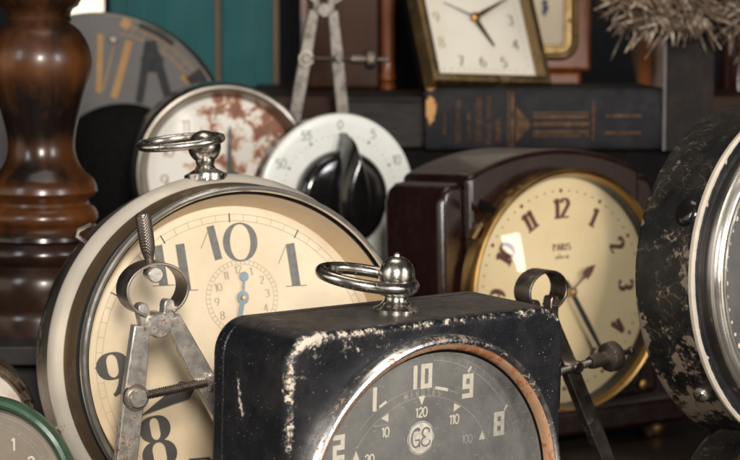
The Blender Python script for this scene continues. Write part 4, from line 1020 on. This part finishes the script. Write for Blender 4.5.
    g.build('cover', 'slate', t, False, attr=lambda p: .34 * exp(-(((p[0] - .002) / .005) ** 2 + ((p[2] - .058) / .010) ** 2)) - .02)
    g = G(); g.box((-w / 2 - .0018, -.0016, 0), (-w / 2 - .0001, .1, Ht)); g.build('spine_edge', simple('grey_edge', (.16, .15, .15), .6), t, False, bevel=.0004)
book()

# ================================================================== 10. square gilt clock on the books
def square_clock():
    bl = at(431, 86.5, 1.445); yaw, lean, roll = 29, 26, 2.3
    rot = frame(yaw, lean, roll); Wd = .0960; Ht = .105
    bl = Vector((bl.x, bl.y, at(545, 88, 1.45).z + .0035))
    t = thing('square_clock', 'square tilted desk clock with tarnished gilt frame and white dial, on the navy book', 'clock', bl, rot)
    fw = .0058
    g = G()
    def bar(pts): g.plate(pts, -.006, .010)
    bar([(0, 0), (Wd, 0), (Wd - fw, fw * 1.0), (fw, fw * 1.0)]); bar([(Wd, 0), (Wd, Ht), (Wd - fw, Ht - fw), (Wd - fw, fw * 1.0)])
    bar([(Wd, Ht), (0, Ht), (fw, Ht - fw), (Wd - fw, Ht - fw)]); bar([(0, Ht), (0, 0), (fw, fw * 1.0), (fw, Ht - fw)])
    g.build('frame', 'brass_dull', t, False, bevel=.0012)
    g = G(); g.box((fw * .5, .0102, fw * .5), (Wd - fw * .5, .022, Ht - fw * .5)); g.build('case', 'black_metal', t, False, bevel=.002)
    g = G(); g.add([(fw - .0002, .004, fw * .8), (Wd - fw + .0002, .004, fw * .8), (Wd - fw + .0002, .004, Ht - fw + .001), (fw - .0002, .004, Ht - fw + .001)], [(0, 1, 2, 3)])
    d = g.build('dial', 'dial_white', t, False)
    cx, cz = .0480, .0530; Y = .0036
    g = G()
    for i in range(1, 13):
        a = radians(30 * i); s_ = max(abs(sin(a)), abs(cos(a))); x = cx + .0305 * sin(a) / s_; z = cz + .0335 * cos(a) / s_
        if i in (8, 9, 10): continue
        text(g, str(i), x, z, .0080, Y, .0012, .0006, adv=.6)
    for i in range(60):
        a = radians(6 * i); s_ = max(abs(sin(a)), abs(cos(a))); g.ribbon([(cx + .0362 * sin(a) / s_, cz + .0392 * cos(a) / s_), (cx + .0372 * sin(a) / s_, cz + .0405 * cos(a) / s_)], Y, .0005)
    g.build('numerals', simple('olive_ink', (.16, .14, .10), .6, bmp=0), d, False)
    g = G()
    for i in (8, 9, 10):
        a = radians(30 * i); s_ = max(abs(sin(a)), abs(cos(a))); text(g, str(i), cx + .0305 * sin(a) / s_, cz + .0335 * cos(a) / s_, .0080, Y, .0014, .0007, adv=.6)
    g.build('faded_numerals', simple('faded_gold', (.50, .40, .24), .6, bmp=0), d, False)
    def hand(name, ang, ln, w, y, mat):
        g = G(); u = Vector((sin(radians(ang)), cos(radians(ang)))); v = Vector((u.y, -u.x))
        g.plate([(cx + (u * a + v * b).x, cz + (u * a + v * b).y) for a, b in [(-.004, w * .6), (ln * .25, w), (ln, w * .35), (ln, -w * .35), (ln * .25, -w), (-.004, -w * .6)]], y, y + .0004); return g.build(name, mat, t, False)
    hand('minute_hand', 62, .032, .0017, .0010, 'brass_dull'); hand('hour_hand', 152, .0245, .0019, .0018, 'brass_dull'); hand('second_hand', -66, .026, .0005, .0004, 'ink_grey')
    g = G(); g.rod((cx, .003, cz), (cx, -.002, cz), [(.0032, 0), (.0032, .8), (.002, 1)], 20); g.build('hub', 'brass', t)
    g = G(); g.box((Wd * .4, .020, -.006), (Wd * .6, .024, .05)); g.build('stand', 'brass_dull', t, False)
square_clock()

# ================================================================== 11. wooden clock with brass window, behind
def wooden_clock():
    d = 1.62; k = d / FPX; o = at(545, 84, d)
    base = Vector((o.x, o.y, o.z))
    t = thing('wooden_clock', 'orange wooden clock with rounded brass frame behind the square gilt clock', 'clock', base, frame(0, 0))
    X = lambda px: (px - 545) * k
    g = G(); g.box((X(490), .002, .010), (X(591), .06, .16)); g.build('case', 'wood_orange', t, False, bevel=.003)
    g = G(); g.box((X(486), .004, -.003), (X(582), .055, .0098)); g.build('plinth', 'wood_orange', t, False, bevel=.003)
    cx = X(545); hx = 33 * k; cz = .105; hz = cz - (84 - 60) * k
    g = G(); rings = []
    for i_, y in ((0, .0018), (0, -.0020), (.0008, -.0045), (.0024, -.0055), (.0042, -.0045), (.0052, -.002), (.0060, -.0005), (.0085, -.0005), (.0095, -.0022), (.0108, -.0022), (.0118, .0012)):
        rings.append([(cx + x, y, cz + z) for x, z in rounded(hx - i_, hz - i_, max(.014 - i_, .003), 10, 6)])
    g.loops(rings); g.build('brass_frame', 'brass_dull', t)
    g = G(); g.add([(cx + x, .0010, cz + z) for x, z in rounded(hx - .0115, hz - .0115, .004, 6, 4)], [tuple(range(4 * (6 + 4)))]); dd = g.build('dial', 'dial_beige', t, False)
    g = G(); z0 = .0010 - .0004
    for (px, py, w) in ((544, -4, .0022), (544, 4, .0030), (545, 9, .0035), (544, 13, .002)):
        z = (84 - py) * k; g.ribbon([(X(px) - .0022, z), (X(px) + .0022, z + .0015)], z0, w)
    g.ribbon([(X(544), (84 + 8) * k), (X(544.5), (84 - 17) * k)], z0 - .0001, .0013)
    g.build('roman_numeral', simple('blue_black_ink', (.02, .035, .05), .5, bmp=0), dd, False)
wooden_clock()
# supports under the wooden clock and post: a shelf board behind the books
zs = at(545, 88, 1.62).z - .0035
g = G(); g.box((-.10, 1.565, RISER), (.30, 1.86, zs - .0005)); struct(g.build('back_shelf', 'wood_brown', smooth=False, bevel=.002))

# wooden cabinet with turned orange post
def cabinet():
    d = 1.72; k = d / FPX; o = at(345, 97, d)
    t = thing('wooden_cabinet', 'dark brown wooden cabinet with an orange turned corner post, behind the blurred divider', 'cabinet', (o.x, o.y, zs), frame(0, 0))
    X = lambda px: (px - 345) * k
    g = G(); g.box((X(306), .012, 0), (X(379), .10, .20)); g.build('side_panel', 'wood_cabinet', t, False, bevel=.002)
    g = G(); g.box((X(300), .004, 0), (X(308), .0118, .20)); g.build('edge_strip', 'wood_dark', t, False, bevel=.001)
    Z = lambda py: at(345, py, d).z - zs
    g = G(); c = (X(388), .014); r = 7.2 * k
    g.lathe_z([(1e-5, 0), (r * 1.1, 0), (r * 1.12, Z(92)), (r * .8, Z(90.5)), (r * 1.08, Z(88)), (r * 1.1, Z(85)), (r * .82, Z(83)), (r * .85, Z(81.5)), (r * 1.12, Z(79)), (r * 1.1, Z(77)), (r * .95, Z(74)), (r * .90, Z(60)), (r * .92, Z(30)), (r * .95, Z(0)), (r, .20), (1e-5, .20)], 40, c=c)
    g.build('corner_post', 'wood_orange', t)
    g = G(); g.box((X(396), .020, 0), (X(440), .08, .20)); g.build('side_panel', 'black_metal', t, False, bevel=.002)
cabinet()

# glossy red wood at far right
o = at(733, 110, 1.75); k = 1.75 / FPX
g = G(); g.lathe_z([(.0001, 0), (.016, 0), (.018, .01), (.016, .02), (.0150, .2), (.0001, .2)], 40)
p = g.build('red_post', 'wood_red', loc=(o.x + .004, o.y, RISER)); tag(p, 'glossy red-brown wooden post at the right edge, behind the dried flowers', 'post')

# ================================================================== 12. pot with dried flowers
def petal_mat():
    m, nt, b = new_mat('dry_petal'); v = coords(nt)
    k = mth(nt, 'ADD', mth(nt, 'MULTIPLY', noise_n(nt, v, 75, 2), .6), mth(nt, 'MULTIPLY', noise_n(nt, v, 420, 3), .4))
    L(nt, ramp(nt, k, [(.38, (.045, .028, .018)), (.48, (.18, .125, .085)), (.55, (.38, .30, .22)), (.64, (.66, .58, .47))]), b.inputs['Base Color']); setp(b, Roughness=.8); return m
def flowers():
    o = at(650, 88, 1.60); k = 1.60 / FPX
    t = thing('stoneware_vase', 'small brown and beige glazed vase under the dried flowers', 'vase', (o.x, o.y, at(545, 88, 1.45).z - .0), frame(0, 0))
    t.location.z = zs
    m, nt, b = new_mat('vase_glaze'); tc = N(nt, 'ShaderNodeTexCoord'); sx = N(nt, 'ShaderNodeSeparateXYZ'); L(nt, tc.outputs['Object'], sx.inputs[0])
    v = coords(nt, (1, 1, .3)); kk = mth(nt, 'ADD', mth(nt, 'MULTIPLY', sx.outputs[0], 22.0), mth(nt, 'MULTIPLY', noise_n(nt, v, 40, 3), .5))
    L(nt, ramp(nt, kk, [(.0, (.10, .07, .05)), (.10, (.22, .07, .015)), (.24, (.24, .075, .02)), (.30, (.06, .03, .02)), (.42, (.36, .26, .20)), (.7, (.34, .25, .19))]), b.inputs['Base Color']); setp(b, Roughness=.4)
    zt = at(650, 38, 1.60).z - zs; zb = .012
    g = G(); g.lathe_z([(1e-5, 0), (.0125, 0), (.0128, .002), (.0105, .006), (.0112, .012), (.0135, .022), (.0160, zt - .006), (.0170, zt), (.0155, zt), (.010, .014), (1e-5, .012)], 48); g.build('body', m, t)
    # the bunch: many dry curled bracts and stalks round several flower heads
    rs = random.Random(11); c = at(696, -19, 1.42)
    g = G(); g2 = G()
    for hd in range(150):
        hx = c.x + rs.uniform(-.058, .066); hy = c.y + rs.uniform(-.03, .035); hz = c.z + rs.uniform(-.026, .030) 
        if hx < c.x - .045: hz += rs.uniform(.0, .006)
        hc = Vector((hx, hy, hz)); ax = Vector((rs.uniform(-1, 1), rs.uniform(-1.2, .2), rs.uniform(-1, .6))).normalized()
        for q in range(38):
            dv = (Vector((rs.gauss(0, 1), rs.gauss(0, 1), rs.gauss(0, 1))).normalized() + ax * .6).normalized(); ln = rs.uniform(.004, .0115); cu = Vector((rs.gauss(0, 1), rs.gauss(0, 1), rs.gauss(-.4, 1))) * 1.0
            pts = []; n = 5
            for i in range(n + 1):
                s_ = i / n; pts.append(hc + dv * ln * s_ + cu * ln * s_ * s_ * .9)
            w0 = rs.uniform(.00025, .0008)
            rr = [w0 * (.5 + 1.2 * (i / n)) * (1 if i < n else .3) for i in range(n + 1)]
            (g if rs.random() < .6 else g2).tube(pts, rr, 5)
    for q in range(16):
        s0 = Vector((c.x + rs.uniform(-.070, .07), c.y + rs.uniform(-.03, .03), c.z + rs.uniform(-.010, .015))); dv = Vector((rs.uniform(-.8, .5), rs.uniform(-.3, .3), -1)).normalized(); ln = rs.uniform(.012, .024)
        cu = Vector((rs.gauss(0, .3), 0, rs.gauss(0, .3))); g2.tube([s0 + dv * ln * i / 6 + cu * ln * (i / 6) ** 2 for i in range(7)], [.0007 * (1 - i / 9) for i in range(7)], 5)
    f = bpy.data.objects.new('dried_flowers', None); COL.objects.link(f)
    tag(f, 'bunch of dried pale curled flowers and stalks at the upper right', 'dried flowers')
    a1 = g.build('bracts', petal_mat(), f); g2.build('stalks', simple('dry_stalk', (.14, .095, .065), .8, var=.4, scale=60, bmp=0), f)
    g = G()
    for q in range(8):
        a = rs.uniform(0, 6.28); g.tube([(o.x + .004 * cos(a), o.y + .004 * sin(a), zs + .016), (o.x + .004 * cos(a), o.y + .003 * sin(a), zt + zs - .002), (c.x + rs.uniform(-.04, .03), c.y + rs.uniform(-.0, .03), c.z + .012)], .0009, 6)
    g.build('stems', simple('dry_stem', (.12, .08, .05), .8), f)
flowers()

# ================================================================== 13. green clock and its neighbour, lower left
def green_clock():
    rot = frame(-10.9, 0); C = at(-11.8, 487.5, .85)
    t = thing('alarm_clock', 'small green enamel alarm clock with taupe dial, lower left corner', 'alarm clock', C, rot, 'wind-up alarm clocks')
    g = G(); g.lathe_y([(1e-5, .022), (.024, .022), (.0300, .019), (.0325, .014), (.0350, .006), (.0374, .0030), (.0374, .0000), (.0366, -.0022), (.0352, -.0030), (.0338, -.0022), (.0332, .0000), (.0330, .0020)], 140); g.build('case', 'green', t)
    g = G(); g.lathe_y([(.0330, .0012), (.0322, .0004), (.0314, .0016), (.0310, .0030)], 120); g.build('inner_ring', 'nickel_dark', t)
    g = G(); g.disc(.0325, .0032, 100); d = g.build('dial', 'dial_taupe', t, False)
    g = G(); Y = .0029; circ_line(g, .0292, Y, .0004); circ_line(g, .0262, Y, .00022); circ_line(g, .0245, Y, .00022); ticks(g, .0245, .0262, Y - .00003, .0002, w5=.0006)
    g.build('minute_track', 'lume_dim', d, False)
    g = G()
    for i in range(1, 13):
        a = radians(30 * i); text(g, str(i), .0202 * sin(a), .0202 * cos(a), .0052, Y, .0009)
    g.build('numerals', 'lume', d, False)
    g = G(); g.ribbon([(0, 0), (-.014, .006)], .001, .0014); g.ribbon([(0, 0), (-.006, -.019)], .0005, .0010); g.build('hands', 'lume', t, False)
    g = G(); shallow_dome(g, .0331, .0006, .003); g.build('glass', 'glass_hazy', t)
    for s_ in (-1, 1):
        g = G(); g.rod((s_ * .018, .012, -.031), (s_ * .022, .012, TABLE - C.z), [(.003, 0), (.0025, .6), (.0036, 1)], 14); g.build('foot', 'green', t)
green_clock()
def corner_clock():
    rot = frame(8, 0); C = at(-41, 430, .98)
    t = thing('alarm_clock', 'rust-speckled clock with bronze rim, half hidden behind the green clock', 'alarm clock', C, rot, 'wind-up alarm clocks')
    g = G(); g.lathe_y([(1e-5, .03), (.030, .03), (.0350, .026), (.0362, .004), (.0368, .0010), (.0362, -.0022), (.0348, -.0030), (.0340, -.0016), (.0328, -.0024), (.0318, -.0010), (.0312, .0030)], 120); g.build('case', worn_metal('bronze_rim', (.22, .17, .12), (.05, .03, .02), amt=.3, rough=.3), t)
    g = G(); g.disc(.0316, .0028, 90); g.build('dial', 'dial_rust', t, False)
    g = G(); shallow_dome(g, .0318, .0, .003); g.build('glass', 'glass', t)
    for s_ in (-1, 1):
        g = G(); g.rod((s_ * .018, .012, -.030), (s_ * .022, .012, TABLE - C.z), [(.003, 0), (.0025, .6), (.0036, 1)], 14); g.build('foot', 'nickel_dark', t)
corner_clock()

# ================================================================== light, camera
def area(name, loc, target, size, energy, col, sy=None):
    l = bpy.data.lights.new(name, 'AREA'); l.shape = 'RECTANGLE'; l.size = size; l.size_y = sy or size; l.energy = energy; l.color = col
    o = bpy.data.objects.new(name, l); COL.objects.link(o); o.location = loc
    o.rotation_euler = (Vector(target) - Vector(loc)).to_track_quat('-Z', 'Y').to_euler(); return o
area('window_light_front', (.085, -.42, .26), (.03, .95, -.14), .13, 24, (1.0, .935, .85), .24)
area('window_light_right', (.95, .15, .22), (.05, 1.1, -.14), .22, 6.0, (.96, .97, 1.0), .40)
area('window_light_left', (-1.05, .05, .40), (.1, 1.1, -.1), .30, 4.2, (.90, .95, 1.0), .50)
area('top_fill', (-.1, 1.0, 1.1), (.0, 1.15, -.1), .7, 3.0, (1.0, .93, .84), .5)  # overhead fill added to brighten upper faces, no window there

cam = bpy.data.cameras.new('Camera'); co = bpy.data.objects.new('Camera', cam); COL.objects.link(co); S.camera = co
co.rotation_euler = (pi / 2 - PITCH, 0, 0); cam.sensor_width = 36; cam.lens = 36 * FPX / 740; cam.clip_start = .02; cam.clip_end = 20
cam.dof.use_dof = True; cam.dof.focus_distance = .84; cam.dof.aperture_fstop = 22; cam.dof.aperture_blades = 7
S.view_settings.view_transform = 'Standard'; S.view_settings.look = 'None'; S.view_settings.exposure = 0; S.view_settings.gamma = 1
S.cycles.max_bounces = 8; S.cycles.transparent_max_bounces = 12; S.cycles.caustics_reflective = False; S.cycles.sample_clamp_indirect = 4
S.cycles.use_denoising = True
